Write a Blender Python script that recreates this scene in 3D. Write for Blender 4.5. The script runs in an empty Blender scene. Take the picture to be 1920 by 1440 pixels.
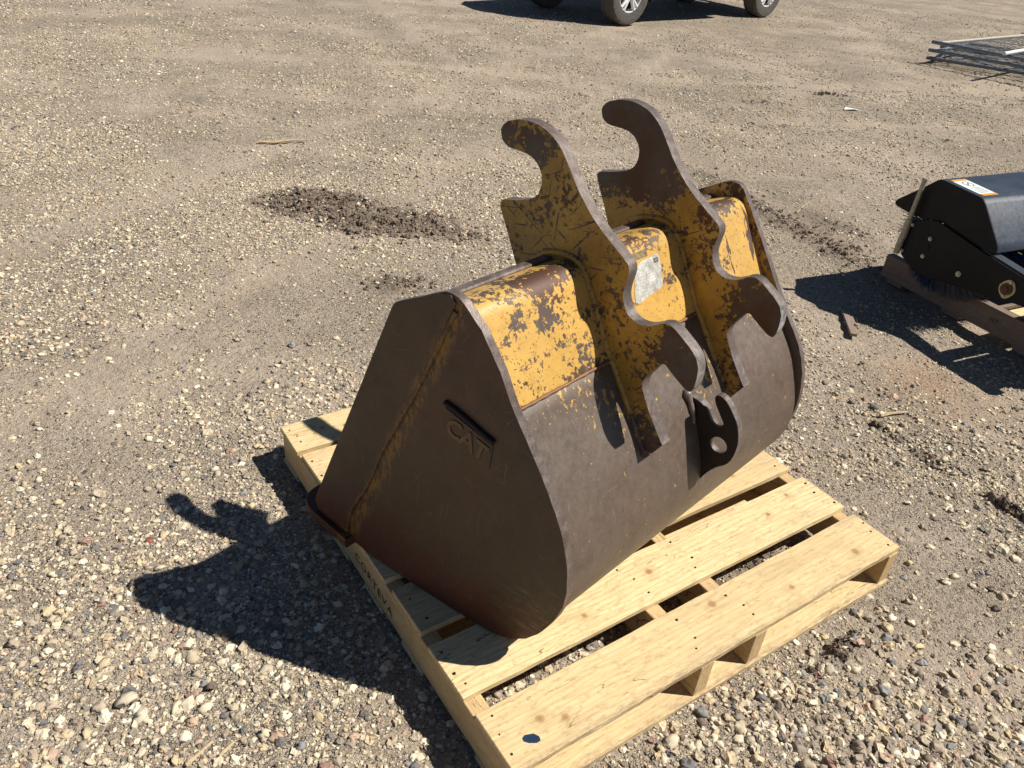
import bpy, bmesh, math, random
import numpy as np
from math import radians, sin, cos, pi
from mathutils import Vector, Matrix
from mathutils.geometry import tessellate_polygon

sc = bpy.context.scene
COL = sc.collection
rng = np.random.default_rng(7)
random.seed(7)

# ------------------------------------------------------------------ camera, sky, sun, exposure
cam_d = bpy.data.cameras.new('camera')
cam = bpy.data.objects.new('camera', cam_d)
COL.objects.link(cam)
cam_d.sensor_width = 36.0
cam_d.lens = 36.0 * 1479.9 / 1920.0
cam_d.clip_end = 1500
cam_d.clip_start = 0.02
PITCH, ROLL, CAM_H = radians(32.4388), radians(5.2977), 1.49675
r0 = Vector((1, 0, 0)); u0 = Vector((0, sin(PITCH), cos(PITCH))); f0 = Vector((0, cos(PITCH), -sin(PITCH)))
rr = cos(ROLL) * r0 + sin(ROLL) * u0
uu = -sin(ROLL) * r0 + cos(ROLL) * u0
M = Matrix((( rr.x, uu.x, -f0.x, 0), (rr.y, uu.y, -f0.y, 0), (rr.z, uu.z, -f0.z, CAM_H), (0, 0, 0, 1)))
cam.matrix_world = M
sc.camera = cam

SUN_EL, SUN_AZ = radians(51.9), radians(-1.2)      # azimuth from +X towards +Y
w = bpy.data.worlds.new('World'); sc.world = w; w.use_nodes = True
nt = w.node_tree; bg = nt.nodes['Background']
sky = nt.nodes.new('ShaderNodeTexSky'); sky.sky_type = 'NISHITA'; sky.sun_disc = False
sky.sun_elevation = SUN_EL; sky.sun_rotation = radians(90) - SUN_AZ
sky.altitude = 1100; sky.air_density = 0.75; sky.dust_density = 0.15; sky.ozone_density = 1.6
nt.links.new(sky.outputs[0], bg.inputs[0]); bg.inputs[1].default_value = 0.05
sl = bpy.data.lights.new('sun', 'SUN'); sl.energy = 5.0; sl.angle = radians(0.53); sl.color = (1.0, 0.955, 0.88)
so = bpy.data.objects.new('sun', sl); COL.objects.link(so)
sd = Vector((cos(SUN_AZ) * cos(SUN_EL), sin(SUN_AZ) * cos(SUN_EL), sin(SUN_EL)))
so.rotation_euler = sd.to_track_quat('Z', 'Y').to_euler(); so.location = (6, 0, 8)
vs = sc.view_settings; vs.view_transform = 'Standard'; vs.look = 'None'; vs.exposure = 0.50; vs.gamma = 1.0
vs.use_curve_mapping = False

# ------------------------------------------------------------------ node helper
class NB:
    def __init__(s, name):
        s.m = bpy.data.materials.new(name); s.m.use_nodes = True; s.t = s.m.node_tree
        s.bsdf = s.t.nodes['Principled BSDF']; s.out = s.t.nodes['Material Output']
        s.tc = s.t.nodes.new('ShaderNodeTexCoord')
        s.co = s.tc.outputs['Object']
    def n(s, typ, **kw):
        nd = s.t.nodes.new('ShaderNode' + typ)
        for k, v in kw.items(): setattr(nd, k, v)
        return nd
    def put(s, sock, v):
        if v is None: return
        if isinstance(v, bpy.types.NodeSocket): s.t.links.new(v, sock)
        else:
            if isinstance(v, (tuple, list)) and len(v) == 3 and sock.type == 'RGBA': v = (*v, 1)
            sock.default_value = v
    def mp(s, co=None, scale=(1, 1, 1), rot=(0, 0, 0), loc=(0, 0, 0)):
        nd = s.n('Mapping'); s.put(nd.inputs['Vector'], co or s.co)
        nd.inputs['Scale'].default_value = scale; nd.inputs['Rotation'].default_value = rot; nd.inputs['Location'].default_value = loc
        return nd.outputs[0]
    def noise(s, scale, detail=3, rough=.5, co=None, dist=0.0, out='Fac'):
        nd = s.n('TexNoise'); s.put(nd.inputs['Vector'], co or s.co)
        nd.inputs['Scale'].default_value = scale; nd.inputs['Detail'].default_value = detail
        nd.inputs['Roughness'].default_value = rough; nd.inputs['Distortion'].default_value = dist
        return nd.outputs[out]
    def vor(s, scale, co=None, feature='F1', rand=1.0):
        nd = s.n('TexVoronoi', feature=feature); s.put(nd.inputs['Vector'], co or s.co)
        nd.inputs['Scale'].default_value = scale; nd.inputs['Randomness'].default_value = rand
        return nd
    def ramp(s, fac, stops, interp='LINEAR'):
        nd = s.n('ValToRGB'); s.put(nd.inputs[0], fac); cr = nd.color_ramp; cr.interpolation = interp
        while len(cr.elements) < len(stops): cr.elements.new(0.5)
        for e, (p, c) in zip(cr.elements, stops):
            e.position = p
            e.color = (*c, 1) if isinstance(c, (tuple, list)) else (c, c, c, 1)
        return nd.outputs[0]
    def mix(s, fac, a, b, mode='MIX'):
        nd = s.n('Mix', data_type='RGBA', blend_type=mode)
        s.put(nd.inputs[0], fac); s.put(nd.inputs[6], a); s.put(nd.inputs[7], b)
        return nd.outputs[2]
    def math(s, op, a, b=None, c=None, clamp=False):
        nd = s.n('Math', operation=op, use_clamp=clamp)
        s.put(nd.inputs[0], a)
        if b is not None: s.put(nd.inputs[1], b)
        if c is not None: s.put(nd.inputs[2], c)
        return nd.outputs[0]
    def dist(s, p, co=None):
        nd = s.n('VectorMath', operation='DISTANCE'); s.put(nd.inputs[0], co or s.co); nd.inputs[1].default_value = p
        return nd.outputs['Value']
    def near(s, p, r0, r1, co=None):           # 1 inside r0, 0 outside r1
        nd = s.n('MapRange'); s.put(nd.inputs[0], s.dist(p, co))
        nd.inputs[1].default_value = r0; nd.inputs[2].default_value = r1
        nd.inputs[3].default_value = 1; nd.inputs[4].default_value = 0
        return nd.outputs[0]
    def bump(s, h, strength=.3, distance=.01, nrm=None):
        nd = s.n('Bump'); s.put(nd.inputs['Height'], h)
        nd.inputs['Strength'].default_value = strength; nd.inputs['Distance'].default_value = distance
        if nrm is not None: s.put(nd.inputs['Normal'], nrm)
        return nd.outputs[0]
    def fin(s, color=None, rough=None, metal=None, normal=None, spec=None):
        b = s.bsdf
        s.put(b.inputs['Base Color'], color); s.put(b.inputs['Roughness'], rough); s.put(b.inputs['Metallic'], metal)
        if normal is not None: s.put(b.inputs['Normal'], normal)
        if spec is not None: s.put(b.inputs['Specular IOR Level'], spec)
        return s.m

def simple(name, col, rough=.6, metal=0.0, var=.25, sc_=30, bump=.1, spec=None):
    b = NB(name)
    n = b.noise(sc_, 4, .6)
    c = b.mix(b.ramp(n, [(.3, 0.0), (.7, 1.0)]), tuple(x * (1 - var) for x in col), tuple(min(1, x * (1 + var)) for x in col))
    return b.fin(c, rough, metal, b.bump(n, bump, .004) if bump else None, spec)

# ------------------------------------------------------------------ materials
def scratches(b, co, rots, thr=.735, freq=170, along=13):
    """short straight nicks: noise stretched hard along one direction per entry"""
    tot = None
    for k, rot in enumerate(rots):
        c = b.mp(b.mp(co, rot=rot, loc=(k * 3.1, k * 1.7, k * .9)), scale=(freq, along, freq))
        line = b.ramp(b.noise(1.0, 1.0, .5, c), [(thr, 0.0), (thr + .01, 1.0)])
        gate = b.ramp(b.noise(5.5, 2, .5, b.mp(co, loc=(k * 5.3, 2.2 * k, 1))), [(.47, 0.0), (.50, 1.0)])
        line = b.math('MULTIPLY', line, gate)
        tot = line if tot is None else b.math('MAXIMUM', tot, line)
    return tot

def paint_mat(name, base_wear, wear_pts=(), yellow=(.56, .335, .082), heavy=.0, rots=(), ridge=None, grime=.0, thr=.735):
    """old machine yellow with chipped spots down to brown steel"""
    b = NB(name)
    co = b.co
    n1 = b.noise(85, 6, .70, co)
    n2 = b.noise(12, 5, .68, co)
    big = b.noise(3.0, 4, .6, co)
    lvl = b.math('ADD', b.math('MULTIPLY', n1, .56), b.math('MULTIPLY', n2, .46))
    lvl = b.math('ADD', lvl, b.math('MULTIPLY', big, .24))
    lvl = b.math('ADD', lvl, base_wear)
    for (p, ra, rb, amt) in wear_pts:
        lvl = b.math('ADD', lvl, b.math('MULTIPLY', b.near(p, ra, rb), amt))
    if ridge:
        sep = b.n('SeparateXYZ'); b.put(sep.inputs[0], co)
        lvl = b.math('ADD', lvl, b.ramp(b.math('ADD', sep.outputs[2], b.math('MULTIPLY', b.noise(26, 6, .75, co), .050)), [(ridge[0], 0.0), (ridge[0] + .012, ridge[2]), (ridge[1], ridge[2]), (ridge[1] + .01, .30)]))
    chip = b.ramp(lvl, [(.708, 0.0), (.716, 1.0)])
    # vertical flakes / runs
    nv = b.noise(22, 4, .6, b.mp(co, scale=(1, .35, .22), rot=(.35, .2, 0)))
    fl = b.ramp(b.math('ADD', nv, b.math('MULTIPLY', big, .16)), [(.735 - heavy, 0.0), (.745 - heavy, 1.0)])
    chip = b.math('MAXIMUM', chip, fl)
    if rots:
        chip = b.math('MAXIMUM', chip, scratches(b, co, rots, thr))
    pin = b.ramp(b.noise(210, 3, .6, co), [(.665, 0.0), (.68, 1.0)]); chip = b.math('MAXIMUM', chip, pin)
    ycol = b.mix(b.ramp(b.noise(5, 4, .6, co), [(.3, 0.0), (.7, 1.0)]), tuple(v * .82 for v in yellow), tuple(v * 1.1 for v in yellow))
    ycol = b.mix(b.math('MULTIPLY', b.ramp(b.noise(45, 5, .7, co), [(.52, 0.0), (.72, 1.0)]), .45), ycol, (.32, .13, .03))
    if grime:
        gm = b.ramp(b.noise(7, 6, .75, b.mp(co, scale=(1, 1, .6))), [(.40, 0.0), (.66, 1.0)])
        ycol = b.mix(b.math('MULTIPLY', gm, grime), ycol, (.105, .050, .018))
        gm2 = b.ramp(b.noise(60, 5, .8, co), [(.50, 0.0), (.62, 1.0)]); ycol = b.mix(b.math('MULTIPLY', gm2, grime * .7), ycol, (.16, .078, .022))
    steel = b.mix(b.noise(30, 4, .6, co), (.058, .038, .028), (.135, .105, .086))
    rust = b.mix(b.ramp(b.noise(8, 4, .6, co), [(.45, 0.0), (.6, 1.0)]), steel, (.085, .042, .025))
    col = b.mix(chip, ycol, rust)
    h = b.math('ADD', b.math('MULTIPLY', chip, -1.0), b.math('MULTIPLY', b.noise(150, 3, .6, co), .3))
    return b.fin(col, b.mix(chip, (.36,) * 3, (.55,) * 3), b.math('MULTIPLY', chip, .25), b.bump(h, .5, .0012))

def steel_mat(name, ca, cb, rough=.46, metal=.35, paint=0.0, rust=.3, grain=1.0, spec=None, yellow_pts=()):
    b = NB(name); co = b.co
    n1 = b.noise(6, 5, .6, co); n2 = b.noise(60, 5, .7, co); n3 = b.noise(260, 3, .7, co)
    fac = b.math('ADD', b.math('MULTIPLY', n1, .55), b.math('MULTIPLY', n2, .45))
    col = b.mix(b.ramp(fac, [(.35, 0.0), (.65, 1.0)]), ca, cb)
    col = b.mix(b.math('MULTIPLY', b.ramp(n3, [(.5, 0.0), (.72, 1.0)]), .35 * grain), col, tuple(v * .45 for v in ca))
    rm = b.ramp(b.noise(3.2, 5, .65, b.mp(co, loc=(4, 1, 2))), [(.48, 0.0), (.72, 1.0)])
    col = b.mix(b.math('MULTIPLY', rm, rust), col, (.13, .052, .025))
    pit = b.ramp(b.noise(420, 2, .6, co), [(.60, 0.0), (.68, .55)]); col = b.mix(pit, col, tuple(v * .35 for v in ca))
    cloud = b.ramp(b.noise(17, 6, .78, b.mp(co, scale=(1, .7, .7))), [(.35, 0.0), (.65, 1.0)]); col = b.mix(b.math('MULTIPLY', cloud, .30), col, tuple(v * 1.35 for v in cb))
    # pale handling scuffs running along and across
    s1 = b.noise(14, 4, .7, b.mp(co, scale=(4.5, .5, .5), rot=(0, .1, .3)))
    s2 = b.noise(9, 5, .75, b.mp(co, scale=(.4, 3, 3), rot=(.4, .2, 0)))
    sc_ = b.math('MAXIMUM', b.ramp(s1, [(.64, 0.0), (.74, .55)]), b.ramp(s2, [(.66, 0.0), (.78, .6)]))
    col = b.mix(sc_, col, tuple(min(1, v * 1.9) for v in cb))
    if paint:
        y = b.noise(75, 5, .75, b.mp(co, scale=(1, 1, .6)))
        lv = b.math('ADD', y, b.math('MULTIPLY', b.noise(2.2, 2, .5, co), .2))
        for (p, ra, rb, amt) in yellow_pts:
            lv = b.math('ADD', lv, b.math('MULTIPLY', b.near(p, ra, rb), amt))
        col = b.mix(b.math('MULTIPLY', b.ramp(lv, [(.80 - paint, 0.0), (.815 - paint, 1.0)]), .85), col, (.52, .30, .055))
    rv = b.ramp(n2, [(.3, rough - .08), (.7, rough + .12)])
    h = b.math('ADD', b.math('MULTIPLY', n2, .6), b.math('MULTIPLY', n3, .4))
    return b.fin(col, rv, metal, b.bump(h, .35 * grain, .0015), spec)

M_rplate = paint_mat('rust_streaked_yellow', .012, [((.95, -.10, .38), .20, .42, .22), ((.95, -.02, .60), .0, .2, .10), ((.95, .19, .91), .0, .07, .12)], heavy=.03, rots=((.2, 0, 0), (1.2, 0, 0)), grime=.8)
M_wrap = steel_mat('worn_wrapper_steel', (.066, .046, .033), (.128, .096, .073), .46, .08, paint=.04, rust=.30,
                   yellow_pts=[((.05, .05, .69), .0, .06, .10), ((.12, .055, .69), .0, .07, .11), ((.21, .045, .68), .0, .11, .15), ((.30, -.03, .60), .02, .10, .06), ((.55, -.02, .62), .02, .10, .16), ((.85, .03, .67), .0, .1, .14)])
M_side = steel_mat('brown_side_steel', (.032, .021, .014), (.072, .048, .032), .48, .2, paint=.0, rust=.6)
def dress_side(m):
    """rust along the floor edge and yellow-brown rub marks beside the cutter weld"""
    b = NB.__new__(NB); b.m = m; b.t = m.node_tree; b.bsdf = b.t.nodes['Principled BSDF']
    b.tc = b.t.nodes.new('ShaderNodeTexCoord'); b.co = b.tc.outputs['Object']; co = b.co
    src = b.bsdf.inputs['Base Color'].links[0].from_socket
    sep = b.n('SeparateXYZ'); b.put(sep.inputs[0], co); y, z = sep.outputs[1], sep.outputs[2]
    # floor rust: distance above the line from the cutting edge to the heel
    lv = b.math('ADD', z, b.math('MULTIPLY', b.noise(9, 5, .7, co), -.22))
    col = b.mix(b.ramp(lv, [(.10, .9), (.20, 0.0)]), src, (.080, .024, .012))
    col = b.mix(b.ramp(b.noise(2.4, 3, .5, b.mp(co, loc=(9, 4, 2))), [(.50, 0.0), (.70, .5)]), col, (.075, .050, .016))
    d = b.math('SUBTRACT', b.math('ADD', b.math('MULTIPLY', y, .919), b.math('MULTIPLY', z, .394)), .514)
    d = b.math('ADD', d, b.math('MULTIPLY', b.math('SUBTRACT', b.noise(16, 5, .7, co), .5), .05))
    band = b.ramp(b.math('ABSOLUTE', b.math('ADD', d, .008)), [(.004, 1.0), (.024, 0.0)])
    fl = b.ramp(b.noise(90, 4, .7, b.mp(co, scale=(1, 1, .4))), [(.44, 0.0), (.56, 1.0)])
    col = b.mix(b.math('MULTIPLY', b.math('MULTIPLY', band, fl), .75), col, (.26, .135, .025))
    sc3 = b.ramp(b.noise(30, 5, .8, b.mp(co, scale=(1, .5, 3.2), rot=(.7, 0, 0))), [(.52, 0.0), (.66, 1.0)])
    col = b.mix(b.math('MULTIPLY', b.math('MULTIPLY', b.near((0, -.04, .26), .02, .13), sc3), .7), col, (.20, .17, .13))
    gz_ = scratches(b, co, ((.3, 0, 0), (1.0, 0, 0), (-.6, 0, 0), (1.5, 0, 0)), .735, 190, 6)
    col = b.mix(b.math('MULTIPLY', gz_, .32), col, (.17, .13, .10))
    b.put(b.bsdf.inputs['Base Color'], col)
dress_side(M_side)
M_edge = steel_mat('cut_edge_steel', (.062, .046, .038), (.145, .115, .098), .42, .25, rust=.35, grain=1.9)
_b = NB.__new__(NB); _b.m = M_edge; _b.t = M_edge.node_tree; _b.bsdf = _b.t.nodes['Principled BSDF']; _b.tc = _b.t.nodes.new('ShaderNodeTexCoord'); _b.co = _b.tc.outputs['Object']
_src = _b.bsdf.inputs['Base Color'].links[0].from_socket
_pol = _b.math('MULTIPLY', _b.math('MAXIMUM', _b.near((.634, -.128, .75), .01, .06), _b.math('MULTIPLY', _b.near((.304, -.128, .75), .01, .06), .5)), _b.ramp(_b.noise(40, 5, .7), [(.38, 0.0), (.55, 1.0)]))
_c = _b.mix(_pol, _src, (.40, .41, .42))
_c = _b.mix(_b.math('MULTIPLY', _b.ramp(_b.noise(22, 5, .75, _b.mp(loc=(5, 5, 5))), [(.50, 0.0), (.66, 1.0)]), .6), _c, (.26, .215, .19))
_b.put(_b.bsdf.inputs['Base Color'], _c)
M_dark = steel_mat('dark_lug_steel', (.012, .009, .008), (.028, .022, .019), .55, .1, rust=.15, spec=.25)
M_weld = steel_mat('rusty_weld', (.13, .06, .025), (.24, .13, .06), .6, .2, rust=.5, paint=.10)
M_box = paint_mat('chipped_yellow_paint', -.015, [((.12, .17, .86), .02, .16, .10), ((.12, .08, .70), .02, .17, .055), ((.27, .1, .73), .01, .1, .07), ((.45, .18, .88), .01, .1, .06), ((.8, .18, .88), .01, .1, .06)], heavy=.012, rots=((.5, .1, .2), (.6, -.2, -.5), (.4, 0, .8)), ridge=(.882, .898, .05), grime=.10, thr=.72)
M_hook = paint_mat('scraped_yellow_paint', .012, [((.29, .38, 1.08), .0, .10, .14), ((.29, -.11, .75), .0, .13, .22), ((.29, -.06, .56), .0, .12, .12),
                                               ((.62, .36, 1.08), .04, .24, .24), ((.62, -.11, .75), .0, .15, .25), ((.62, .12, .93), .0, .12, .12), ((.62, .25, .98), .0, .13, .10)], heavy=-.005, rots=((.2, 0, 0), (.9, 0, 0), (1.5, 0, 0), (-.5, 0, 0), (.55, 0, 0)), yellow=(.49, .285, .045), grime=.42, thr=.705)

def wood_mat(name, ca, cb, knots=True, dark=(.30, .17, .07)):
    b = NB(name)
    oi = b.n('ObjectInfo'); rnd = oi.outputs['Random']
    cmb = b.n('CombineXYZ'); b.put(cmb.inputs[0], b.math('MULTIPLY', rnd, 37.0)); b.put(cmb.inputs[1], b.math('MULTIPLY', rnd, 11.0)); b.put(cmb.inputs[2], b.math('MULTIPLY', rnd, 5.0))
    add = b.n('VectorMath', operation='ADD'); b.put(add.inputs[0], b.co); b.put(add.inputs[1], cmb.outputs[0]); co = add.outputs[0]
    warp = b.noise(2.2, 3, .5, b.mp(co, scale=(1, 2.2, 2.2)))
    st = b.mp(co, scale=(.9, 12, 12))
    g = b.n('TexWave', wave_type='BANDS', bands_direction='Y'); b.put(g.inputs['Vector'], b.mp(co, scale=(.25, 1, 1)))
    g.inputs['Scale'].default_value = 24; g.inputs['Distortion'].default_value = 9; g.inputs['Detail'].default_value = 2.5
    g.inputs['Detail Scale'].default_value = .8; g.inputs['Detail Roughness'].default_value = .55
    grain = g.outputs['Fac']
    fine = b.noise(10, 6, .75, st)
    speck = b.noise(120, 4, .75, b.mp(co, scale=(.35, 1, 1)))
    col = b.mix(b.math('MULTIPLY', b.ramp(grain, [(.05, 1.0), (.35, 0.0)]), .42), cb, ca)
    col = b.mix(b.math('MULTIPLY', b.ramp(fine, [(.38, 1.0), (.6, 0.0)]), .5), col, ca)
    col = b.mix(b.math('MULTIPLY', b.ramp(speck, [(.52, 0.0), (.64, 1.0)]), .5), col, tuple(v * .62 for v in ca))
    blot = b.ramp(b.noise(5, 4, .6, b.mp(co, scale=(.6, 1.5, 1))), [(.55, 0.0), (.75, 1.0)])
    col = b.mix(b.math('MULTIPLY', blot, .30), col, tuple(v * .66 for v in ca))
    if knots:
        v = b.vor(3.0, b.mp(co, scale=(1, 1.7, 0)))
        d = v.outputs['Distance']
        spk = b.n('SeparateColor'); b.put(spk.inputs[0], v.outputs['Color']); gate = b.math('GREATER_THAN', spk.outputs[0], .55)
        k = b.ramp(b.math('ADD', d, b.math('MULTIPLY', b.noise(18, 2, .5, co), .03)), [(.045, 1.0), (.085, 0.0)])
        k = b.math('MULTIPLY', k, gate)
        ring = b.ramp(b.math('FRACT', b.math('MULTIPLY', d, 26.0)), [(.0, 1.0), (.25, 0.0)])
        ringm = b.math('MULTIPLY', ring, b.math('MULTIPLY', gate, b.ramp(d, [(.05, .5), (.20, 0.0)])))
        col = b.mix(b.math('MULTIPLY', k, .6), col, dark)
        col = b.mix(ringm, col, dark)
    if knots:
        for (kx, ky, kr) in ((.105, -1.146, .011), (.150, -1.168, .010), (.62, -1.105, .012), (.83, -1.165, .009), (1.075, -1.165, .013), (1.095, -.925, .009), (.985, -.955, .007), (.56, -.955, .010), (.34, -.985, .009), (.10, -.06, .010), (1.02, -.79, .010)):
            dk = b.dist((kx, ky, .128)); dk = b.math('ADD', dk, b.math('MULTIPLY', b.math('SUBTRACT', b.noise(30, 3, .6), .5), .010))
            rg_ = b.math('MULTIPLY', b.ramp(b.math('FRACT', b.math('MULTIPLY', dk, 230.0)), [(0, 1.0), (.4, 0.0), (.8, .6)]), b.ramp(dk, [(kr * .5, .65), (kr * 3.0, 0.0)]))
            col = b.mix(rg_, col, dark); col = b.mix(b.ramp(dk, [(kr * .6, .75), (kr * .95, 0.0)]), col, (.24, .12, .045))
        sy = b.n('SeparateXYZ'); b.put(sy.inputs[0], b.co)
        ed = b.math('ADD', sy.outputs[1], b.math('MULTIPLY', b.noise(6, 5, .75, b.mp(scale=(1, 2, 1))), .05))
        edm = b.math('MULTIPLY', b.ramp(b.math('ADD', ed, 1.25), [(.052, .8), (.075, 0.0)]), b.ramp(speck, [(.35, 0.0), (.55, 1.0)]))
        col = b.mix(edm, col, (.22, .165, .11))
    tone = b.math('FRACT', b.math('MULTIPLY', rnd, 7.31))
    col = b.mix(b.math('MULTIPLY', tone, .38), col, tuple(v * .74 for v in ca))
    st_ = b.ramp(b.noise(3.1, 5, .7, b.mp(co, scale=(.5, 2.2, 1), loc=(3, 8, 1))), [(.54, 0.0), (.68, 1.0)])
    col = b.mix(b.math('MULTIPLY', st_, .35), col, (.26, .20, .14))
    crack = b.noise(3, 3, .6, b.mp(co, scale=(.5, 5, 1), loc=(0, 3, 0)))
    cr = b.math('LESS_THAN', b.math('ABSOLUTE', b.math('SUBTRACT', crack, .5)), .0022)
    cr = b.math('MULTIPLY', cr, b.math('GREATER_THAN', b.noise(1.5, 1, .5, co), .5))
    col = b.mix(b.math('MULTIPLY', cr, .7), col, (.12, .07, .03))
    h = b.math('ADD', b.math('MULTIPLY', fine, .7), b.math('MULTIPLY', speck, .4))
    return b.fin(col, .68, 0.0, b.bump(h, .45, .0012), .3)

M_wood = wood_mat('new_pine', (.50, .345, .160), (.76, .585, .325))
M_wood2 = wood_mat('pine_stringer', (.44, .29, .13), (.60, .43, .22), knots=False)
M_oldwood = wood_mat('grey_brown_timber', (.17, .12, .09), (.27, .20, .155), knots=False, dark=(.08, .05, .035))
M_nail = simple('nail_head', (.03, .026, .024), .5, .5, bump=0)
M_ink = simple('black_stencil_ink', (.055, .045, .03), .7, bump=0, var=.4, sc_=300)
M_blue = simple('blue_marker', (.005, .022, .055), .5, bump=0)
def black_paint(name, col, rough, spec=.5):
    b = NB(name)
    n = b.noise(4, 5, .65); n2 = b.noise(60, 4, .7)
    c = b.mix(b.ramp(n, [(.4, 0.0), (.75, 1.0)]), col, tuple(v * 2.1 + .004 for v in col))
    s = b.noise(12, 4, .7, b.mp(scale=(1, 3.5, .4), rot=(.3, .5, .2)))
    c = b.mix(b.ramp(s, [(.66, 0.0), (.80, .12)]), c, (.09, .085, .08))
    return b.fin(c, b.ramp(n2, [(.3, rough), (.75, rough + .2)]), 0.0, b.bump(n, .08, .01), spec)
M_black = black_paint('black_machine_paint', (.0030, .0038, .0052), .42, .22)
M_hood = black_paint('scuffed_hood_paint', (.020, .026, .036), .33)
M_zinc = simple('yellow_zinc', (.42, .38, .20), .45, .5)
M_bolt = simple('zinc_bolt', (.48, .46, .36), .4, .4)
M_pole = simple('galvanised_rod', (.36, .32, .24), .5, .3, sc_=60)
M_rust = simple('rusty_hub', (.10, .045, .022), .75, .1, .5, 80)
M_bris1 = simple('blue_bristle', (.012, .045, .12), .45, bump=0)
M_bris2 = simple('black_bristle', (.035, .034, .036), .5, bump=0)
M_decal = simple('white_decal', (.72, .74, .72), .4, bump=0, var=.08)
M_orange = simple('orange_decal_band', (.66, .30, .045), .4, bump=0, var=.1)
M_dink = simple('decal_print', (.16, .20, .20), .5, bump=0)
def sticker_mat():
    b = NB('weathered_paper_sticker')
    n = b.noise(26, 5, .7); n2 = b.noise(90, 4, .8); v = b.vor(28, feature='DISTANCE_TO_EDGE')
    c = b.mix(b.ramp(n, [(.38, 0.0), (.66, 1.0)]), (.25, .235, .20), (.56, .55, .50))
    c = b.mix(b.ramp(n2, [(.50, 0.0), (.64, .75)]), c, (.20, .18, .15))
    c = b.mix(b.ramp(v.outputs['Distance'], [(.0, .45), (.012, 0.0)]), c, (.30, .29, .26))
    return b.fin(c, .65, 0.0, b.bump(n, .4, .002))
M_stick = sticker_mat()
M_label = simple('dark_worn_label', (.17, .12, .055), .6, var=.7, sc_=90, bump=0)
M_galv = simple('galvanised_pipe', (.16, .19, .22), .45, .5)
M_galvl = simple('pale_pipe', (.40, .35, .29), .5, .2)
M_mesh = simple('grey_wire', (.06, .068, .078), .6, .2, bump=0)
M_tyre = simple('dusty_tyre_rubber', (.075, .067, .056), .85, 0, .35, 25, .3)
M_rim = simple('silver_alloy', (.78, .78, .77), .35, .15, .06)
M_body = simple('dark_maroon_paint', (.050, .012, .010), .25, .1, .1, bump=0)
M_plast = simple('black_trim', (.012, .012, .012), .6, bump=0)
M_glass = simple('dark_glass', (.01, .012, .014), .06, 0, .05, bump=0)
M_twig = simple('dry_twig', (.42, .32, .19), .8, 0, .3, 60)
M_scrap = simple('pale_scrap', (.62, .62, .58), .7, 0, .1)
M_red = simple('red_pebble', (.26, .07, .045), .7, 0, .2, 60)
M_clodm = simple('damp_soil', (.185, .142, .107), .95, 0, .35, 40, .6, .15)

def pebble_mat():
    b = NB('pebble_mix')
    at = b.n('Attribute', attribute_type='INSTANCER', attribute_name='rnd')
    c = b.ramp(at.outputs['Fac'], [(0, (.46, .38, .26)), (.14, (.60, .51, .36)), (.30, (.36, .295, .215)), (.40, (.68, .59, .43)), (.52, (.25, .21, .165)), (.59, (.56, .44, .27)),
                                  (.68, (.145, .14, .135)), (.74, (.44, .365, .27)), (.83, (.23, .225, .215)), (.87, (.47, .33, .23)), (.90, (.74, .67, .51)), (.955, (.15, .115, .09)), (.985, (.30, .18, .14))], 'CONSTANT')
    n = b.noise(260, 3, .6)
    c = b.mix(b.ramp(n, [(.35, .0), (.75, .35)]), c, (.24, .19, .14))
    return b.fin(c, .78, 0.0, b.bump(n, .3, .001), .3)
M_peb = pebble_mat()

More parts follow.
